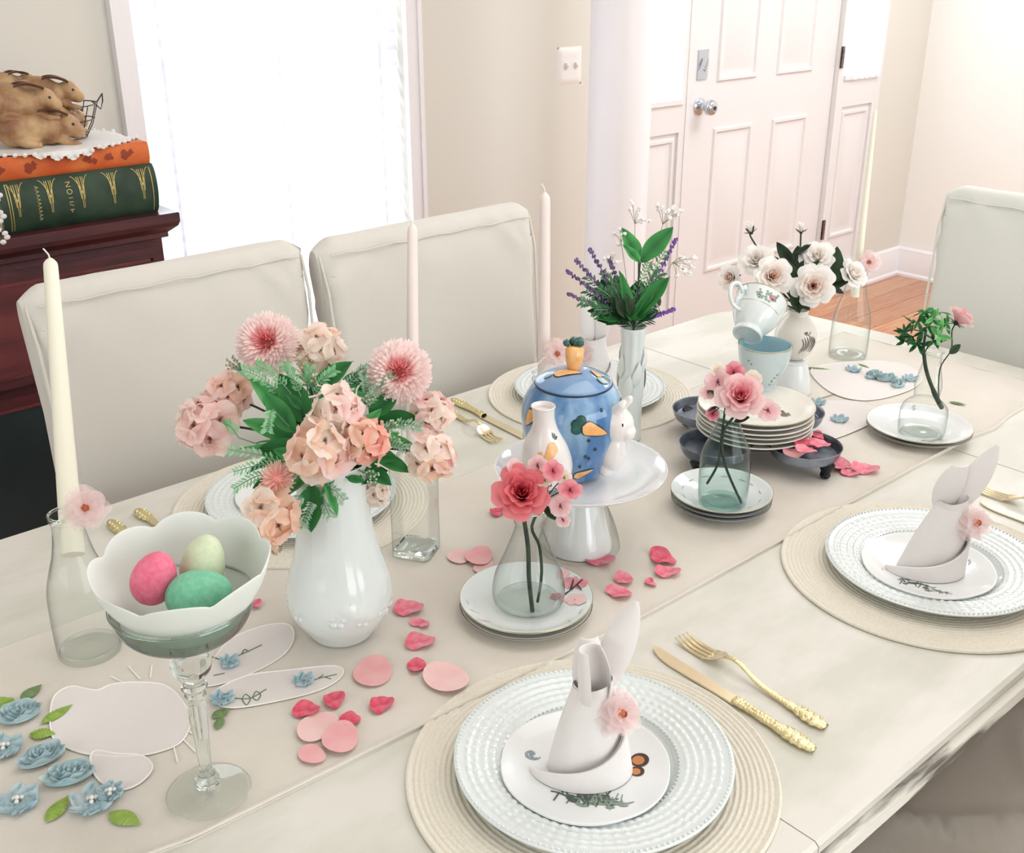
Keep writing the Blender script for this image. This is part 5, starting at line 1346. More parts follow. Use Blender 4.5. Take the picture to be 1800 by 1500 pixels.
# ------------------------------------------------------------------ flowers
m_pet = mat('petal_fabric', '#ffffff', .75, .2, vcol=True, transl=.42)
m_leaf = mat('leaf_fabric', '#ffffff', .6, .3, vcol=True, transl=.12)
m_stem = mat('dark_green_stem', '#3a4a3a', .6, .3, col2='#2c3530', noise_scale=60)
m_stemg = mat('pale_green_stem', '#7fa385', .6, .3)
CC = lin
def rose_meshes(R, cin, cout, cen=None, tag_=''):
    L = [(3, .12, .80, .00, 1.2), (3, .22, .88, .02, 1.15), (4, .34, .92, .05, 1.05), (5, .48, .88, .11, .95), (5, .63, .76, .19, .84), (5, .75, .58, .26, .80)]
    out = []
    for k, (n, rk, hk, cu, ha) in enumerate(L):
        m = MB(); t_ = k/5
        def f(u, v, rk=rk, hk=hk, cu=cu, ha=ha, k=k):
            b = (v-.5)*2; w_ = sin(PI*(.20+.62*u))**.8; a = b*ha*w_; e = 1-.16*b*b*u
            r = R*(rk*(.22+.78*min(1, u*e)**.8)+cu*(u**4)); h = R*(hk*((u*e)**.85)-.10*cu*4*u**5*(k > 2))
            r += R*.03*sin(b*5+k)*u**3
            return (r*cos(a), r*sin(a), h)
        def c(u, v, t_=t_, k=k):
            base = mixc(CC(cin), CC(cout), min(1, t_*.9+.25*u*u))
            if cen and k == 0: base = mixc(CC(cen), base, .3+.4*u)
            return mixc(mixc(CC(cin), base, .45), base, min(1, .2+u*1.1))
        m.grid(f, 9, 12, cfn=c); out.append((n, m.mesh('petal', m_pet, 80)))
    return out
def rose(label, pos, nrm, R, meshes, stem_to=None, group=None, bud=False, cat='flower', name='rose', leaves=(), stem_r=.0016, via=None, sepal=True):
    t = thing(name, label, cat, pos, 0, group); nrm = Vector(nrm).normalized()
    base = frame(-nrm*R*.35, nrm); ang = 0.
    for k, (n, me) in enumerate(meshes[:3] if bud else meshes):
        for i in range(n):
            a = ang+2*PI*i/n; rd = random.uniform(-.06, .06)
            inst(me, 'petal', t, base @ Matrix.Rotation(a, 4, 'Z') @ Matrix.Rotation(rd, 4, 'Y') @ Matrix.Scale(1+random.uniform(-.05, .06), 4))
        ang += 1.1
    if sepal:
        m = MB()
        for k in range(5):
            a0 = 2*PI*k/5
            def f(u, v, a0=a0): q = (v-.5)*R*.28*sin(PI*min(1, .25+u*.75)); r = R*(.08+(.55 if bud else .6)*u); return base @ Vector((r*cos(a0)-q*sin(a0), r*sin(a0)+q*cos(a0), R*(-.03+.10*u*(3 if bud else 0))))
            m.grid(f, 4, 2)
        m.ball(base @ Vector((0, 0, -R*.04)), R*.16, 10, 7); m.build('sepals', m_stem, t, fix=False)
    if stem_to is not None:
        e = Vector(stem_to)-Vector(pos); s0 = -nrm*R*.4
        pts = [s0, s0-nrm*R*.3+Vector((0, 0, -R*.3))]+([Vector(v)-Vector(pos) for v in via] if via else [(s0+e)*.5+Vector((0, 0, -.0))])+[e]
        MB().tube(smooth(pts, 5), stem_r, 8).build('stem', m_stem, t)
    return t
def leaf_mesh(W, L, c1, c2, fold=.25, droop=.15, n=10, serr=0):
    m = MB()
    def f(u, v):
        b = (v-.5)*2; w_ = W*sin(PI*u**.85)**.8*(1+serr*sin(u*60)); return (L*u, b*w_, -droop*L*u*u+abs(b)*w_*fold+.02*L*sin(u*9+b))
    m.grid(f, n, 6, cfn=lambda u, v: mixc(CC(c1), CC(c2), min(1, abs(v-.5)*1.6+.25*sin(u*7)**2)))
    return m.mesh('leaf', m_leaf, 80)
def leafpart(par, me, a, b, roll=0, L=1.):
    """place a unit leaf from a to b (local coordinates of par)"""
    a = Vector(a); b = Vector(b); d = b-a; x = d.normalized(); up = Vector((-F_.x*.5, -F_.y*.5, .85)); z = (up-x*up.dot(x)).normalized()
    y = z.cross(x); m4 = Matrix((x, y, z)).transposed().to_4x4(); m4.translation = a
    return inst(me, 'leaf', par, m4 @ Matrix.Rotation(roll, 4, 'X') @ Matrix.Scale(d.length/L, 4))
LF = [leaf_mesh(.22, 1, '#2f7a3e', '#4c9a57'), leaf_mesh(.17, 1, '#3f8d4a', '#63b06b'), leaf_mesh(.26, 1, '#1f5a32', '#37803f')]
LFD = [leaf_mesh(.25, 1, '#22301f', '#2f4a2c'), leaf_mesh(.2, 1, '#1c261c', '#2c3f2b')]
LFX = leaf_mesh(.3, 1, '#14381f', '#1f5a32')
LFP = leaf_mesh(.28, 1, '#86b894', '#a9cfae'); LFT = leaf_mesh(.20, 1, '#4a9c55', '#5fb567')

# ---- the big pink bouquet in the milk glass vase
MOUTH = Vector((.600, .990, .985)); MD = depth(*MOUTH)
BG = 'flowers of the big pink bouquet'
def inner(k=0): return MOUTH+Vector((.012*cos(k*2.4), .012*sin(k*2.4), -.055))
def bstem(par, pos, k, r=.0014, m_=None, start=None):
    e = inner(k)-Vector(pos); s = Vector(start) if start is not None else Vector((0, 0, 0)); mid = (MOUTH-Vector(pos))*.65+Vector((0, 0, .016))
    MB().tube(smooth([s, s*.4+mid*.6 if False else (s+mid)*.5+Vector((0, 0, .004)), mid, MOUTH-Vector(pos)+(e-(MOUTH-Vector(pos)))*.1, e], 5), r, 6).build('stem', m_ or m_stem, par)
def pompom(label, pos, nrm, R, k, n=640, inner_c='#f4868c', mid='#fbc6c3', outer='#fff0ed'):
    t = thing('pompom_flower', label, 'flower', pos, 0, BG); nrm = Vector(nrm).normalized(); fr = frame((0, 0, 0), nrm); rd = random.Random(k+4); m = MB()
    for i in range(n):
        z = 1-1.75*(i+.5)/n; a = i*2.39996; s = math.sqrt(max(0, 1-z*z)); d = Vector((s*cos(a), s*sin(a), z)); ph = math.acos(z)
        core = ph < .55; L = R*(.82 if core else .97)*(.9+.16*rd.random()); r0 = R*.30
        tw = rd.uniform(-.5, .5); sd = d.cross(Vector((0, 0, 1)) if abs(z) < .95 else Vector((1, 0, 0))).normalized(); sd = (sd*cos(tw)+d.cross(sd)*sin(tw))
        w_ = R*(.036 if core else .075); bend = d.cross(sd)*R*.06*rd.uniform(-1, 1)-Vector((0, 0, 0))
        P = [d*r0-sd*w_*.6, d*r0+sd*w_*.6, d*(L*.72)+sd*w_+bend*.5, d*L+sd*w_*.35+bend, d*(L*1.03)+bend, d*L-sd*w_*.35+bend, d*(L*.72)-sd*w_+bend*.5]
        ci = mixc(CC(inner_c), CC(mid), min(1, ph/.7)); co_ = mixc(CC(mid), CC(outer), min(1, .25+ph/.9)) if not core else mixc(CC('#f5979a'), CC('#fbc4c1'), ph/.62)
        m.add([fr @ p for p in P], [(0, 1, 2, 6), (6, 2, 3, 5), (5, 3, 4)], [ci, ci, mixc(ci, co_, .7), co_, co_, co_, mixc(ci, co_, .7)])
    o = m.build('petals', m_pet, t, fix=False, angle=80); o['kind'] = 'stuff'
    MB().ball((0, 0, 0), R*.34, 12, 8).build('flower_core', mat('coral_core_%d' % k, '#f7b5b2', .8), t)
    bstem(t, pos, k, start=-nrm*R*.3); return t
pompom('pink pompom flower with coral heart, upper left of the big bouquet', D(472, 604, MD+.035), (-.3*R_+CAMP-D(472, 604, MD)).normalized()+Vector((0, 0, .25)), .0385, 0)
pompom('pink pompom flower with coral heart, right of the big bouquet by the thin candle', D(702, 655, MD-.005), (CAMP-D(702, 652, MD)).normalized()+Vector((0, 0, .15)), .0385, 1)
def floret_mesh(c1, c2, cen, s=1, np_=4):
    m = MB()
    for k in range(np_):
        a0 = 2*PI*k/np_+.15*(k % 2)
        def f(u, v, a0=a0, k=k):
            b = (v-.5)*2; w_ = .62*sin(PI*(.08+.84*u))**.7; r = s*u; y = s*b*w_; z = s*(.18*u*u-.12*abs(b)*u+.06*sin(b*4+k+u*5)*u)+.006*k*s; return (r*cos(a0)-y*sin(a0), r*sin(a0)+y*cos(a0), z)
        m.grid(f, 6, 6, cfn=lambda u, v: mixc(CC(c1), CC(c2), min(1, u*1.3)) if u > .1 else CC(cen))
    m.col = CC(cen); m.ball((0, 0, .05*s), .07*s, 8, 5)
    return m.mesh('floret', m_pet, 80)
FM = {'peach': floret_mesh('#fac8aa', '#ffe2cf', '#7a5238'), 'cream': floret_mesh('#fde6d6', '#fff4ea', '#8c6b4a'), 'pink': floret_mesh('#fcc8c0', '#ffe6e1', '#8a5a48'), 'coral': floret_mesh('#f89c88', '#fdcaba', '#a03c34')}
def hydrangea(label, pos, nrm, R, kinds, k, n=9, fs=.52):
    t = thing('hydrangea', label, 'flower', pos, 0, BG); nrm = Vector(nrm).normalized(); fr = frame((0, 0, 0), nrm); rd = random.Random(k*3+1)
    m = MB()
    for i in range(n):
        z = 1-1.05*(i+.3)/n; a = i*2.39996+k; s = math.sqrt(max(0, 1-z*z)); d = fr.to_3x3() @ Vector((s*cos(a), s*sin(a), z)); p = d*R*.72
        nn = (d+Vector((rd.uniform(-.3, .3), rd.uniform(-.3, .3), rd.uniform(-.1, .3)))).normalized()
        inst(FM[kinds[i % len(kinds)]], 'floret', t, frame(p, nn, Vector((rd.random(), rd.random(), rd.random()))) @ Matrix.Scale(R*fs*rd.uniform(.88, 1.15), 4))
        m.tube([-nrm*R*.55, p*.5-nrm*R*.1, p*.98], .0009, 5)
    m.build('flower_stalks', m_stem, t); bstem(t, pos, k, start=-nrm*R*.55); return t
def toc(p, extra=Vector((0, 0, 0))): return (CAMP-Vector(p)).normalized()+extra
for a in [('pale peach hydrangea cluster at the top of the big bouquet, seen from the side', (562, 618, .06, .030), Vector((0, 0, .9)), ['cream', 'cream', 'peach'], 9),
          ('blush hydrangea cluster at the far left tip of the big bouquet', (368, 748, .02, .034), -R_*.9, ['pink', 'cream', 'pink'], 9),
          ('peach pink hydrangea cluster behind the left leaves of the big bouquet', (403, 695, .05, .027), -R_*.7+Vector((0, 0, .4)), ['pink', 'peach'], 8),
          ('large peach hydrangea cluster at the front centre of the big bouquet', (560, 790, -.075, .034), Vector((0, 0, -.1)), ['peach', 'cream', 'peach', 'pink'], 9),
          ('creamy pink hydrangea cluster at the heart of the big bouquet', (588, 722, -.065, .029), Vector((0, 0, .4)), ['pink', 'cream', 'cream'], 9),
          ('coral hydrangea cluster just right of the bouquet heart', (640, 775, -.065, .026), R_*.4, ['coral', 'peach', 'coral'], 7),
          ('peach hydrangea cluster drooping over the rim of the egg bowl', (478, 905, -.055, .032), -R_*.2+Vector((0, 0, -.3)), ['peach', 'peach', 'cream'], 9),
          ('cream hydrangea cluster low behind the right pompom flower', (757, 728, .01, .025), R_*.9, ['cream', 'pink'], 8),
          ('peach blush hydrangea cluster hanging before the square bottle neck', (752, 800, -.01, .029), R_*.8+Vector((0, 0, -.2)), ['pink', 'cream', 'peach'], 9),
          ('small pale peach hydrangea cluster peeking out right of the vase mouth', (658, 862, .02, .018), R_*.5+Vector((0, 0, -.3)), ['cream'], 6)]:
    lb, (px, py, dd_, R), ex, kinds, n = a; p = D(px, py, MD+dd_); hydrangea(lb, p, toc(p, ex), R*1.17, kinds, px % 17, n+3)
pompom('small coral pompom flower at the lower left of the big bouquet', D(488, 842, MD-.055), toc(D(488, 842, MD))+Vector((0, 0, .2)), .0215, 5, n=90, mid='#f3ada0', outer='#f8d6cb')
# leaves: each its own spray in the vase
def spray(label, tips, me, k, group='green leaf sprays of the big bouquet', mouth=MOUTH, md=MD, name='leaf_spray', m_=None, start=.35, wm=None):
    p0 = mouth; t = thing(name, label, 'foliage', p0, 0, group)
    m = MB(); inn = Vector((.008*cos(k), .008*sin(k), -.05)); cen = sum((D(a[2], a[3], md+a[4])-p0 for a in tips), Vector())/len(tips)*.35+Vector((0, 0, .012))
    m.tube(smooth([inn, Vector((0, 0, 0)), cen], 4), .0016, 6)
    for a in tips:
        b0 = D(a[0], a[1], md+a[4]*.8)-p0; b1 = D(a[2], a[3], md+a[4])-p0
        m.tube(smooth([cen, (cen+b0)*.5+Vector((0, 0, .004)), b0], 3), .0009, 5)
        leafpart(t, random.choice(me), b0, b1, random.uniform(-.7, .7))
    m.build('stem', m_ or m_stem, t); return t
spray('broad green leaves rising between the pompom flowers of the big bouquet', [(545, 700, 613, 628, .0), (560, 690, 540, 655, .01), (600, 680, 645, 655, -.01), (575, 700, 520, 650, .02), (600, 700, 640, 690, -.03)], LF, 1)
spray('long green leaves fanning left over the big bouquet', [(530, 750, 440, 660, -.02), (520, 760, 462, 690, -.03), (540, 745, 492, 655, -.02), (520, 770, 425, 735, -.01), (500, 790, 418, 780, -.02), (530, 720, 505, 690, -.04)], LF, 2)
spray('bright green leaves filling the middle of the big bouquet', [(570, 780, 470, 700, -.01), (560, 790, 455, 745, -.02), (575, 770, 505, 700, -.02), (585, 760, 570, 680, -.02), (600, 770, 625, 690, -.03), (610, 780, 670, 720, -.03), (620, 790, 700, 760, -.03), (620, 800, 700, 800, -.03), (550, 800, 450, 790, -.03), (560, 820, 470, 830, -.04)], LF, 14)
spray('dark green leaves deep inside the big bouquet', [(575, 840, 520, 745, .0), (585, 840, 545, 720, .01), (590, 840, 590, 700, .01), (595, 840, 640, 730, .01), (600, 840, 670, 770, .0), (570, 845, 480, 800, .0), (600, 850, 680, 820, .0), (580, 840, 560, 760, -.02), (590, 840, 620, 800, -.02), (570, 850, 510, 830, -.02)], [LF[2], LFX], 13)  # uses the darker leaf greens
spray('dark green leaves under the left side of the big bouquet', [(530, 800, 430, 820, -.03), (520, 820, 440, 850, -.03), (540, 810, 480, 790, -.05), (545, 830, 500, 870, -.04), (520, 780, 450, 770, .0)], LF, 3)
spray('green leaves on the right side of the big bouquet by the square bottle', [(650, 730, 700, 690, -.02), (660, 745, 735, 730, -.01), (655, 770, 730, 780, -.02), (650, 800, 725, 825, -.02), (640, 820, 690, 850, -.02), (630, 700, 660, 660, .0), (625, 830, 640, 850, -.03)], LF, 4)
spray('green leaves drooping over the front of the white vase', [(570, 850, 598, 905, -.055), (590, 840, 560, 870, -.05), (548, 850, 545, 935, -.05), (610, 840, 640, 845, -.05)], LF, 5)
def fine(label, pts, k, c1='#6fae78', c2='#8fc795', n=12, mouth=MOUTH, md=MD, L=13, group='fine sprigs of the big bouquet', m_=None):
    """a sprig: curved stem with small paired leaflets"""
    t = thing('fine_sprig', label, 'foliage', mouth, 0, group); m = MB(); lf = MB(); rd = random.Random(k)
    for (x0, y0, x1, y1, dd_) in pts:
        a = D(x0, y0, md+dd_*.7)-mouth; b = D(x1, y1, md+dd_)-mouth; mid = (a+b)*.5+Vector((0, 0, .006)); P = smooth([a, mid, b], 8); m.tube(P, .0007, 5)
        m.tube([Vector((0, 0, -.03)), Vector((0, 0, 0)), a], .0009, 5)
        for i in range(3, len(P)-1):
            d = (P[i+1]-P[i]).normalized()
            for sg in (-1, 1):
                s = d.cross(F_).normalized()*sg; q = (d*.7+s+Vector((0, 0, rd.uniform(-.2, .3)))).normalized()*(L*md/FPX)*rd.uniform(.7, 1.2); w_ = d*q.length*.22
                c = mixc(CC(c1), CC(c2), rd.random()); lf.add([P[i], P[i]+q*.5+w_, P[i]+q, P[i]+q*.5-w_], [(0, 1, 2, 3)], [c]*4)
    m.build('stem', m_ or m_stemg, t); o = lf.build('leaflets', m_leaf, t, fix=False); o['kind'] = 'stuff'; return t
fine('fine bright sprig at the upper left under the pompom flower', [(500, 700, 425, 650, -.02), (510, 690, 450, 640, -.02), (530, 700, 500, 640, -.02), (540, 690, 545, 645, -.01), (550, 700, 590, 650, -.02)], 1)
fine('fine pale sprig curling out at the left edge of the bouquet', [(540, 835, 400, 790, -.04), (520, 820, 410, 830, -.04), (500, 830, 410, 860, -.04), (480, 720, 470, 760, -.05), (420, 770, 390, 745, 0)], 2, '#7fc28a', '#a6dcae')
fine('fine sage sprig on the right of the bouquet heart', [(640, 720, 690, 660, -.03), (650, 730, 640, 660, -.02), (660, 760, 740, 750, -.03), (655, 780, 735, 800, -.03), (600, 690, 660, 640, -.01)], 3, '#86ab8e', '#a9c9b0')
fine('fine sage sprig hanging by the white vase and the egg bowl', [(560, 870, 530, 930, -.05), (560, 880, 580, 910, -.05), (550, 870, 515, 890, -.05), (570, 860, 605, 880, -.055)], 4, '#8ab596', '#c3dcc8')
def seeds(label, spots, k, mouth=MOUTH, md=MD, col='#cfd8b8', name='seed_spray', group='seed sprays of the big bouquet', r=2.2, n=22):
    t = thing(name, label, 'foliage', mouth, 0, group); m = MB(); b = MB(); rd = random.Random(k)
    for (px, py, dd_, R) in spots:
        c = D(px, py, md+dd_)-mouth; m.tube(smooth([Vector((0, 0, -.03)), Vector((0, 0, .0)), c*.6+Vector((0, 0, .005)), c*.9], 4), .0008, 5)
        for i in range(n):
            q = c+Vector((rd.gauss(0, 1), rd.gauss(0, 1), rd.gauss(0, 1))).normalized()*R*md/FPX*rd.uniform(.4, 1); m.tube([c*.9, (c*.9+q)*.5+Vector((0, 0, .002)), q], .00035, 4, cap=False); b.ball(q, r*md/FPX, 6, 4)
    m.build('stem', m_stemg, t); o = b.build('seed_heads', mat('seed_heads_%d' % k, col, .7), t); o['kind'] = 'stuff'; return t
seeds('pale seed heads between the top hydrangea and the left pompom flower', [(530, 645, .0, 26), (545, 665, -.01, 20)], 1, col='#cbb795')
seeds('pale green seed heads right of the bouquet heart', [(690, 755, -.04, 26), (635, 655, -.01, 18), (645, 700, -.02, 18), (650, 835, -.04, 18)], 2, col='#b5cda6')
seeds('beige seed heads hanging beside the egg bowl rim', [(487, 965, -.05, 12), (410, 640, .03, 16)], 3, col='#b9a184')

# ---- red rose bottle
RB = Vector((.8006, .871, TZ+.0165)); rdp = depth(.8006, .871, .93)
RM = rose_meshes(.036, '#cf3350', '#f39198', '#a01d38')
random.seed(21)
pr = D(918, 868, rdp-.012)
rose('deep pink-red rose standing in the round clear bottle', pr, toc(pr, Vector((0, 0, .55))), .0335, RM, D(937, 1083, depth(.80, .865, .79)), via=[D(928, 960, rdp-.004), D(930, 1020, rdp)], stem_r=.0027)
BLM = {'pink': floret_mesh('#d9536c', '#f2a9b2', '#6b2430', 1, 5), 'pale': floret_mesh('#f2b7bd', '#f9dcdc', '#7d3540', 1, 5), 'cream': floret_mesh('#f1ddc4', '#f8efe2', '#8a8a50', 1, 5)}
def blossoms(label, items, root, via, md, name='blossom_branch', branch=None, leaves=()):
    t = thing(name, label, 'flower', root); m = MB(); pv = [Vector(v)-root for v in via]; m.tube(smooth([Vector((0, 0, 0))]+pv, 4), .0019, 6)
    for px, py, dd_, r, kind in items:
        c = D(px, py, md+dd_)-root; m.tube(smooth([pv[-1], (pv[-1]+c)*.5+Vector((0, 0, .003)), c], 3), .0008, 5)
        inst(BLM[kind], 'blossom', t, frame(c, toc(c+root)+Vector((random.uniform(-.5, .5), random.uniform(-.5, .5), .2))) @ Matrix.Scale(r*md/FPX, 4))
    m.build('branch', branch or m_stem, t)
    for me, a, b in leaves: leafpart(t, me, D(*a, md-.005)-root, D(*b, md-.01)-root, .3)
    return t
blossoms('pink blossom branch spilling right of the red rose', [(972, 828, -.02, 20, 'pink'), (1002, 862, -.02, 22, 'pink'), (985, 890, -.015, 20, 'pale'), (945, 818, .0, 18, 'pale'), (905, 822, .0, 17, 'pale'), (990, 915, -.01, 13, 'pale'), (958, 845, -.015, 15, 'cream'), (992, 840, -.01, 14, 'cream')],
         D(945, 1058, depth(.80, .87, .80)), [D(952, 1010, rdp), D(948, 960, rdp), D(935, 925, rdp), D(958, 880, rdp)], rdp, leaves=[(LFD[0], (955, 892), (988, 914)), (LFD[1], (965, 838), (968, 856))])
# ---- pink rose in the aqua bottle
ad = depth(1.186, .8705, .95)
PM_ = rose_meshes(.0345, '#ef7488', '#fadcdc', '#e0536c')
pr = D(1302, 697, ad-.02)
rose('pale pink rose with a deep pink heart in the aqua bottle', pr, toc(pr, Vector((0, 0, .5))), .0345, PM_, D(1303, 884, depth(1.186, .865, .80)), via=[D(1272, 760, ad-.005), D(1274, 815, ad)], stem_r=.0019)
blossoms('pale pink blossom branch behind the pink rose', [(1262, 672, .0, 24, 'pale'), (1290, 655, .005, 20, 'pink'), (1245, 690, .0, 15, 'pale'), (1350, 722, -.01, 22, 'pale'), (1322, 668, .0, 18, 'cream'), (1252, 728, .0, 13, 'pink'), (1262, 650, .005, 14, 'cream')],
         D(1243, 850, depth(1.186, .865, .82)), [D(1262, 815, ad), D(1268, 770, ad), D(1272, 740, ad), D(1276, 712, ad)], ad, leaves=[(LFD[0], (1270, 700), (1245, 684)), (LFD[1], (1290, 742), (1318, 732)), (LFD[1], (1262, 715), (1244, 722))])
# ---- greenery and sideways pink rose
gd = depth(1.6514, .815, .95)
root = D(1655, 716, depth(1.655, .81, .80))
t = thing('greenery_sprig', 'dark green star-leaved sprig standing in the waisted clear bottle', 'foliage', root)
rv = lambda px, py, d=0: D(px, py, gd+d)-root
MB().tube(smooth([Vector((0, 0, 0)), rv(1642, 690), rv(1628, 650), rv(1624, 610), rv(1628, 580)], 5), [.0042]*6+[.0032]*8+[.002]*7, 8).build('stem', m_stem, t)
sl = [leaf_mesh(.16, 1, '#1f4a2c', '#2f6a3a'), leaf_mesh(.17, 1, '#56a05a', '#86c67c'), leaf_mesh(.17, 1, '#2c6b38', '#4b9450')]
rd = random.Random(2)
for (px, py, dd_, kk) in ((1625, 548, 0, 2), (1640, 560, -.01, 1), (1655, 575, -.01, 1), (1650, 590, -.012, 1), (1605, 570, -.01, 0), (1600, 590, -.01, 0), (1620, 585, -.015, 0), (1590, 600, 0, 0), (1612, 605, -.01, 0), (1640, 600, 0, 0), (1665, 570, .01, 2), (1630, 575, .01, 2), (1590, 585, .01, 0), (1615, 560, .0, 2), (1650, 550, .01, 2)):
    c = rv(px, py, dd_)
    for i in range(9):
        dv = Vector((rd.gauss(0, 1), rd.gauss(0, 1), rd.gauss(0, .8)+.1)).normalized()*.021*rd.uniform(.75, 1.15); leafpart(t, sl[kk], c, c+dv, rd.uniform(-1, 1))
leafpart(t, LFD[0], rv(1668, 622, -.01), rv(1690, 605, -.01), .5)
# thin it to what one can count: leaves stay single parts
PK = rose_meshes(.026, '#ef9aa6', '#f8d6d6', None)
p_ = D(1688, 560, gd+.01)
rose('pale pink rose seen from the side, leaning out of the greenery bottle', p_, R_*.65+U_*.75-F_*.1, .026, PK, D(1650, 710, depth(1.655, .81, .80)), via=[D(1672, 615, gd), D(1652, 650, gd)], stem_r=.0011)

# ---- lavender vase
LM = Vector((1.2917, 1.1536, .960)); ld = depth(*LM); LG = 'lavender and greenery of the bud vase'
m_lav = mat('lavender_buds', '#8b76a6', .7, .2, col2='#5a4468', noise_scale=150); m_lav2 = mat('violet_buds', '#8c5fae', .7, .2)
def lav(label, tip, k, m_=m_lav, spur=.4, deep=0.):
    t = thing('lavender_sprig', label, 'flower', LM, 0, LG); tp_ = D(*tip, ld+deep)-LM; P = smooth([Vector((0, 0, -.05)), Vector((0, 0, 0)), tp_*.5+Vector((0, 0, .004)), tp_], 8)
    MB().tube(P, .0008, 5).build('stem', m_stem, t); b = MB(); lf = MB(); rd = random.Random(k)
    for i in range(len(P)-11, len(P)):
        for j in range(4):
            a = j*PI/2+i; s = .0042*(1-.05*(i-len(P)+11)); b.ball(P[i]+Vector((s*cos(a), s*sin(a), rd.uniform(-.001, .002))), (.0019, .0019, .0034), 6, 4)
    for i in range(9, len(P)-10):
        for sg in (-1, 1):
            d = (P[i+1]-P[i]).normalized(); s = (d.cross(F_).normalized()*sg+d*.8+Vector((0, 0, .2)))*.016*rd.uniform(.6, 1.2); w_ = d*.0022
            c = mixc(CC('#2f4a34'), CC('#4c7a52'), rd.random()); lf.add([P[i], P[i]+s*.5+w_, P[i]+s, P[i]+s*.5-w_], [(0, 1, 2, 3)], [c]*4)
    b.build('buds', m_, t)['kind'] = 'stuff'; lf.build('leaflets', m_leaf, t, fix=False)['kind'] = 'stuff'
for k, (tip, lb, mm) in enumerate((((998, 478), 'lavender sprig, lowest but one at the left of the bud vase', m_lav), ((1013, 458), 'lavender sprig, middle of the left fan in the bud vase', m_lav), ((1037, 440), 'lavender sprig, highest of the left fan in the bud vase', m_lav), ((1070, 455), 'reddish lavender sprig beside the white column', m_lav), ((1000, 518), 'dark lavender sprig drooping lowest at the left of the bud vase', m_lav), ((1188, 422), 'violet sprig at the upper right of the bud vase', m_lav2), ((1184, 545), 'violet sprig drooping at the lower right of the bud vase', m_lav2))):
    lav(lb, tip, k, mm, deep=-.01+.004*k)
LMP = [leaf_mesh(.24, 1, '#1f5a2c', '#4fa356'), leaf_mesh(.2, 1, '#245f30', '#3c8c45')]
spray('broad green leaves opening like wings at the top of the bud vase', [(1125, 458, 1186, 398, -.01), (1122, 458, 1097, 398, -.01), (1124, 462, 1098, 428, -.02), (1126, 462, 1160, 425, .0)], LMP, 1, LG, LM, ld)
spray('broad green leaves low on the right of the bud vase', [(1120, 560, 1172, 480, -.02), (1115, 560, 1150, 500, -.01), (1104, 545, 1096, 475, -.02), (1110, 565, 1130, 520, -.03)], LMP, 2, LG, LM, ld)
spray('dark bushy leaves around the mouth of the bud vase', [(1100, 570, 1060, 540, -.01), (1095, 565, 1045, 555, -.015), (1105, 560, 1075, 520, -.02), (1115, 565, 1140, 545, -.02), (1100, 560, 1085, 520, -.03), (1110, 560, 1105, 515, -.03), (1095, 560, 1065, 570, -.01), (1110, 565, 1100, 540, -.03)], [LMP[1], LFD[0]], 3, LG, LM, ld)
fine('fine grey-green sprig on the left of the bud vase', [(1095, 555, 1030, 485, 0), (1090, 560, 1020, 530, 0), (1100, 550, 1060, 480, 0), (1100, 550, 1080, 490, -.01), (1105, 560, 1140, 460, 0), (1110, 560, 1170, 440, 0)], 9, '#3f6b4a', '#6fa577', mouth=LM, md=ld, L=13, group=LG)
m_gyp = mat('white_gypsophila', '#f3eeea', .8, .1)
def gyps(label, branches, k):
    t = thing('gypsophila_sprig', label, 'flower', LM, 0, LG); m = MB(); b = MB(); rd = random.Random(k)
    for (nx, ny, tips) in branches:
        nd = D(nx, ny, ld)-LM; m.tube(smooth([Vector((0, 0, -.03)), Vector((0, 0, 0)), nd*.6, nd], 4), .0005, 5)
        for tx, ty in tips:
            q = D(tx, ty, ld+rd.uniform(-.01, .01))-LM; m.tube([nd, (nd+q)*.5+Vector((0, 0, .002)), q], .0005, 5)
            for j in range(5): b.ball(q+Vector((rd.gauss(0, .002), rd.gauss(0, .002), rd.gauss(0, .002))), rd.uniform(.0018, .0034), 6, 4)
    m.build('stem', mat('olive_thin_stem_%d' % k, '#8d8a72', .7), t); b.build('tiny_flowers', m_gyp, t)['kind'] = 'stuff'
spray('dense dark leaves filling the left of the bud vase', [(1095, 560, 1045, 520, .0), (1095, 562, 1035, 540, .0), (1098, 560, 1060, 505, .0), (1100, 560, 1075, 495, .005), (1090, 565, 1050, 560, -.005), (1100, 555, 1090, 500, .01), (1095, 560, 1055, 490, .01), (1105, 565, 1080, 545, -.015), (1100, 565, 1066, 535, -.01)], [LMP[1], LFD[0], LFX], 23, LG, LM, ld)
spray('dense dark leaves filling the right of the bud vase', [(1115, 560, 1150, 520, .0), (1115, 562, 1158, 545, .0), (1112, 560, 1140, 500, .01), (1110, 560, 1128, 490, .01), (1110, 565, 1135, 560, -.01), (1108, 565, 1118, 530, -.02)], [LMP[1], LFD[0], LFX], 24, LG, LM, ld)
fine('fine dark sprig crossing the middle of the bud vase', [(1100, 555, 1050, 505, -.01), (1100, 555, 1030, 510, 0), (1100, 550, 1075, 500, -.01), (1110, 555, 1150, 505, 0), (1110, 555, 1160, 480, 0), (1100, 560, 1045, 545, -.01), (1110, 560, 1150, 540, -.01), (1160, 545, 1140, 530, 0)], 19, '#2c4a34', '#4f8058', mouth=LM, md=ld, L=15, group=LG)
gyps('thin white gypsophila sprig rising above the wing leaves, left', [(1116, 394, [(1105, 368), (1112, 360), (1126, 366), (1128, 385), (1138, 388), (1118, 372)]), (1092, 425, [(1080, 412), (1090, 405), (1098, 415), (1086, 430)])], 1)
gyps('thin white gypsophila sprig rising above the wing leaves, right', [(1165, 395, [(1155, 362), (1163, 366), (1172, 372), (1190, 378), (1184, 366), (1178, 384), (1196, 370)])], 2)
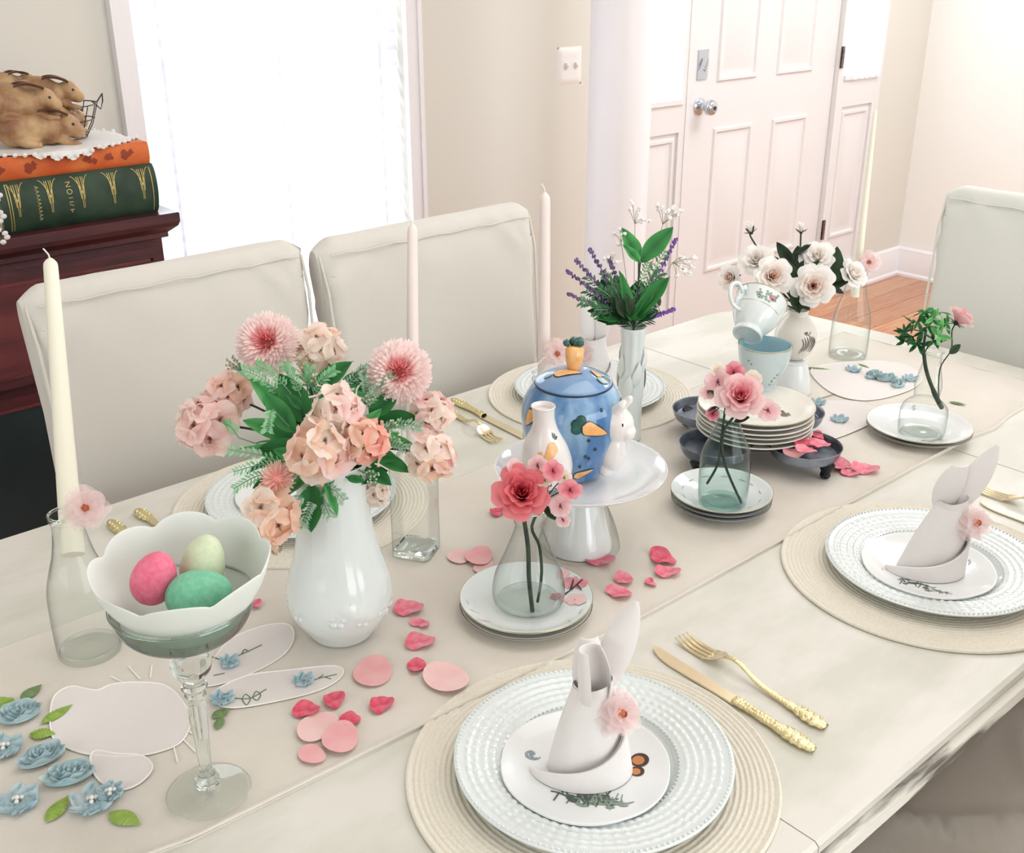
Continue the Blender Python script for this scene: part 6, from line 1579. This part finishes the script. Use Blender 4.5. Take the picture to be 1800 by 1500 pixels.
gyps('fine white gypsophila cloud to the right of the bud vase', [(1182, 462, [(1200, 452), (1208, 460), (1216, 468), (1205, 478), (1195, 470), (1212, 482), (1190, 485), (1220, 455)]), (1075, 468, [(1065, 455), (1078, 450), (1085, 462)])], 3)

# ---- white roses
WM = Vector((1.689, 1.105, TZ+.0672+.090)); wdp = depth(*WM); WG = 'white roses of the bird vase'
WR = rose_meshes(.036, '#fae3d6', '#fdfaf7', '#ea8d70'); WR2 = rose_meshes(.036, '#fbf3ec', '#fdfaf7', None)
def wrose(lb, px, py, dd_, r, ex, mm=WR, bud=False, name='rose', st=True):
    p = D(px, py, wdp+dd_); return rose(lb, p, toc(p)*1.0+ex, r*wdp/FPX, [(n, me) for n, me in mm], WM+Vector((random.uniform(-.006, .006), random.uniform(-.006, .006), -.03)), WG, bud=bud, name=name, via=[WM+(p-WM)*.35, WM])
def scaled(ms, s):
    out = []
    for n, me in ms: q = me.copy(); q.transform(Matrix.Scale(s, 4)); out.append((n, q))
    return out
for lb, px, py, dd_, r, ex, mm, bud in (
    ('white rose with peach heart facing front, right of the tilted teacup', 1430, 503, -.05, 38, Vector((0, 0, .1)), WR, False),
    ('white rose with peach heart just above the tilted teacup', 1358, 486, -.04, 36, Vector((0, 0, .2))+R_*.2, WR, False),
    ('white rose behind the teacup, upper left of the bird vase', 1330, 458, .0, 32, Vector((0, 0, .7))-R_*.3, WR2, False),
    ('white rose behind the front one, with a green leaf before it', 1436, 452, .0, 31, Vector((0, 0, .7)), WR2, False),
    ('white rose in profile at the right of the bird vase', 1500, 482, .0, 28, R_*.8+Vector((0, 0, .6)), WR2, False),
    ('blush white rose low at the left of the bird vase', 1284, 488, .01, 25, -R_*.8, WR, False),
    ('white rosebud highest at the upper left before the door', 1318, 402, .0, 22, U_*1.6-R_*.6, WR2, True),
    ('white rosebud beside the lower door hinge', 1408, 402, .0, 19, U_*1.8, WR2, True)):
    wrose(lb, px, py, dd_, r, ex, scaled(mm, r*wdp/FPX/.036), bud)
spray('dark rose leaves at the top of the bird vase', [(1395, 470, 1365, 425, 0), (1398, 460, 1385, 440, 0), (1400, 450, 1425, 425, .0), (1396, 480, 1418, 430, .01), (1390, 480, 1372, 452, .0), (1400, 490, 1385, 455, -.01), (1395, 500, 1410, 455, -.01), (1390, 490, 1368, 448, -.01), (1404, 478, 1402, 430, .01), (1400, 500, 1384, 470, -.02)], LFD, 4, 'rose leaves of the bird vase', WM, wdp)
spray('dark rose leaves at the right of the bird vase', [(1460, 500, 1476, 432, .0), (1462, 500, 1500, 470, .01), (1458, 505, 1485, 515, .0), (1445, 500, 1492, 490, .01), (1425, 470, 1440, 458, -.06), (1462, 495, 1462, 455, .0)], LFD, 5, 'rose leaves of the bird vase', WM, wdp)
spray('dark rose leaves low at the front of the bird vase', [(1395, 510, 1405, 550, -.045), (1390, 505, 1425, 545, -.04), (1395, 500, 1398, 535, -.045), (1310, 510, 1290, 498, -.01), (1305, 505, 1302, 522, -.01)], LFD, 6, 'rose leaves of the bird vase', WM, wdp)

# ------------------------------------------------------------------ loose petals, each its own thing
m_red = mat('dried_red_petal', '#dd4560', .55, .35, col2='#ee7f92', noise_scale=90, transl=.1)
m_dpk = mat('dried_pink_petal', '#e9657d', .55, .35, col2='#f3a3b0', noise_scale=80, transl=.1)
m_lpk = mat('silk_pink_petal', '#f6b1b4', .7, .2, col2='#f8c4c4', noise_scale=30, transl=.15)
m_ppk = mat('silk_blush_petal', '#f8cac8', .7, .2, col2='#fad8d5', noise_scale=30, transl=.15)
def petal(label, px, py, w, h, ang, m_, curl=1., z=None, group=None, seed=0, flat_=False):
    zz = z if z is not None else (TZ+.0038)
    c = T(px, py, zz); sx_ = w/2*depth(*c)/FPX; el = .45; sy_ = h/2*depth(*c)/FPX/el
    t = thing('rose_petal', label, 'petal', c, RZC+ang, group or 'loose rose petals on the table'); rd = random.Random(seed+px); ph = rd.random()*6
    sy_ = min(sy_, sx_*1.25); hgt = (.22 if flat_ else .42)*min(sx_, sy_)*curl
    def f(u, v):
        a = 2*PI*u; q = v; r = q*(1+(.05 if flat_ else .13)*sin(2*a+ph)+(.03 if flat_ else .08)*sin(3*a+ph*2)-.18*max(0, cos(a-ph))**8*(not flat_)); x = sx_*r*cos(a); y = sy_*r*sin(a)
        hz = hgt*(q**2)*(.55+.45*sin(2*a+ph+1))+(0 if flat_ else .12)*sx_*q*sin(5*a+ph)*.4
        return (x, y, max(hz, 0)+.0006)
    m = MB(); m.grid(f, 30, 7, wu=True); m.grid(lambda u, v: (lambda p: (p[0]*.97, p[1]*.97, p[2]-.0006))(f(u, v)), 30, 7, wu=True)
    m.build('petal_blade', m_, t, fix=False, angle=80); return t
PL = [
 ('crinkled pink petal beside the white vase, top of the trail down the runner', 719, 1071, 46, 26, .1, m_dpk), ('curled pink petal second in the trail right of the white vase', 739, 1098, 28, 28, .8, m_dpk),
 ('broad crinkled pink petal third in the trail right of the white vase', 739, 1130, 46, 30, -.1, m_dpk), ('small red curled petal fourth in the trail, above the blush silk petal', 732, 1173, 33, 28, -.5, m_red),
 ('red petal lying furthest back above the heap of silk petals', 588, 1232, 38, 22, .4, m_red), ('dark red petal at the left corner of the silk petal heap', 540, 1250, 42, 24, -.3, m_red),
 ('dark red petal at the right side of the silk petal heap', 616, 1268, 34, 32, -.8, m_red), ('red heart-shaped petal right of the silk petal heap', 671, 1240, 40, 28, .1, m_red),
 ('small pink petal peeking out behind the egg bowl', 450, 1063, 22, 22, .8, m_dpk), ('long pink petal lowest of the group before the cake stand', 1088, 1045, 46, 18, .1, m_dpk),
 ('pink petal just above the long one in the group before the cake stand', 1096, 1020, 34, 24, -.2, m_dpk), ('tiny pink petal alone near the runner edge before the cake stand', 1143, 1026, 20, 20, .7, m_dpk),
 ('bright red petal furthest right before the cake stand', 1164, 984, 46, 28, .3, m_red), ('pink folded petal touching the bright red one near the cake stand', 1173, 1007, 40, 20, .1, m_dpk),
 ('small mottled pink petal left of the red rose', 874, 901, 26, 16, .2, m_red), ('crinkled pink petal leaning on the foot of the cake stand', 1055, 985, 46, 42, .2, m_dpk),
 ('slender curled pink petal between the silver tray and the pair of petals', 1473, 820, 42, 34, -.9, m_dpk), ('small pink petal in the middle of three right of the silver tray', 1493, 833, 28, 22, .3, m_dpk),
 ('round crinkled pink petal furthest right of the silver tray', 1520, 826, 42, 36, .0, m_dpk)]
for k, a in enumerate(PL): petal(*a, seed=k)
petal('round pink silk petal on the runner between the vase and the heap', 655, 1182, 70, 44, .1, m_lpk, .5, flat_=True)
petal('blush silk petal touching the rim of the nearest placemat', 785, 1194, 74, 62, .5, m_ppk, 1.1, flat_=True, z=TZ+.006)
petal('round pink silk petal on top of two others before the square bottle', 842, 978, 50, 28, .0, m_lpk, .5, flat_=True, z=TZ+.0065)
petal('pink silk petal, left of the three before the square bottle', 806, 979, 40, 24, .2, m_ppk, .5, flat_=True)
petal('blush silk petal, lowest of the three before the square bottle', 850, 998, 36, 22, -.2, m_ppk, .5, flat_=True, z=TZ+.0045)
petal('pink silk petal on the right of the heap at the runner edge', 598, 1298, 66, 54, .2, m_lpk, .6, flat_=True, z=TZ+.0060)
petal('pink silk petal, back of the heap at the runner edge', 558, 1278, 66, 46, -.3, m_ppk, .5, flat_=True, z=TZ+.0048)
petal('pink silk petal pointing to the viewer, lowest of the heap', 548, 1328, 44, 54, .9, m_lpk, .6, flat_=True, z=TZ+.0042)
TG = 'petals in the tray lobe'
for k, (lb, px, py, w, h, an, mm) in enumerate((('long pale pink petal along the front rim of the tray lobe', 1400, 798, 50, 18, .3, m_lpk), ('red petal standing at the back of the tray lobe', 1434, 768, 26, 30, .9, m_red), ('crinkled pink petal in the middle of the tray lobe', 1425, 783, 32, 24, .1, m_dpk), ('pink petal hanging over the right rim of the tray lobe', 1442, 783, 32, 18, -.2, m_dpk), ('small pink petal beside the plates in the tray lobe', 1408, 780, 26, 18, .4, m_red), ('curled red petal lying inmost in the tray lobe', 1418, 794, 30, 20, .6, m_dpk))):
    petal(lb, px, py, w, h, an, mm, 1.1, z=TZ+.003+.038+.003*k, group=TG, seed=40+k)
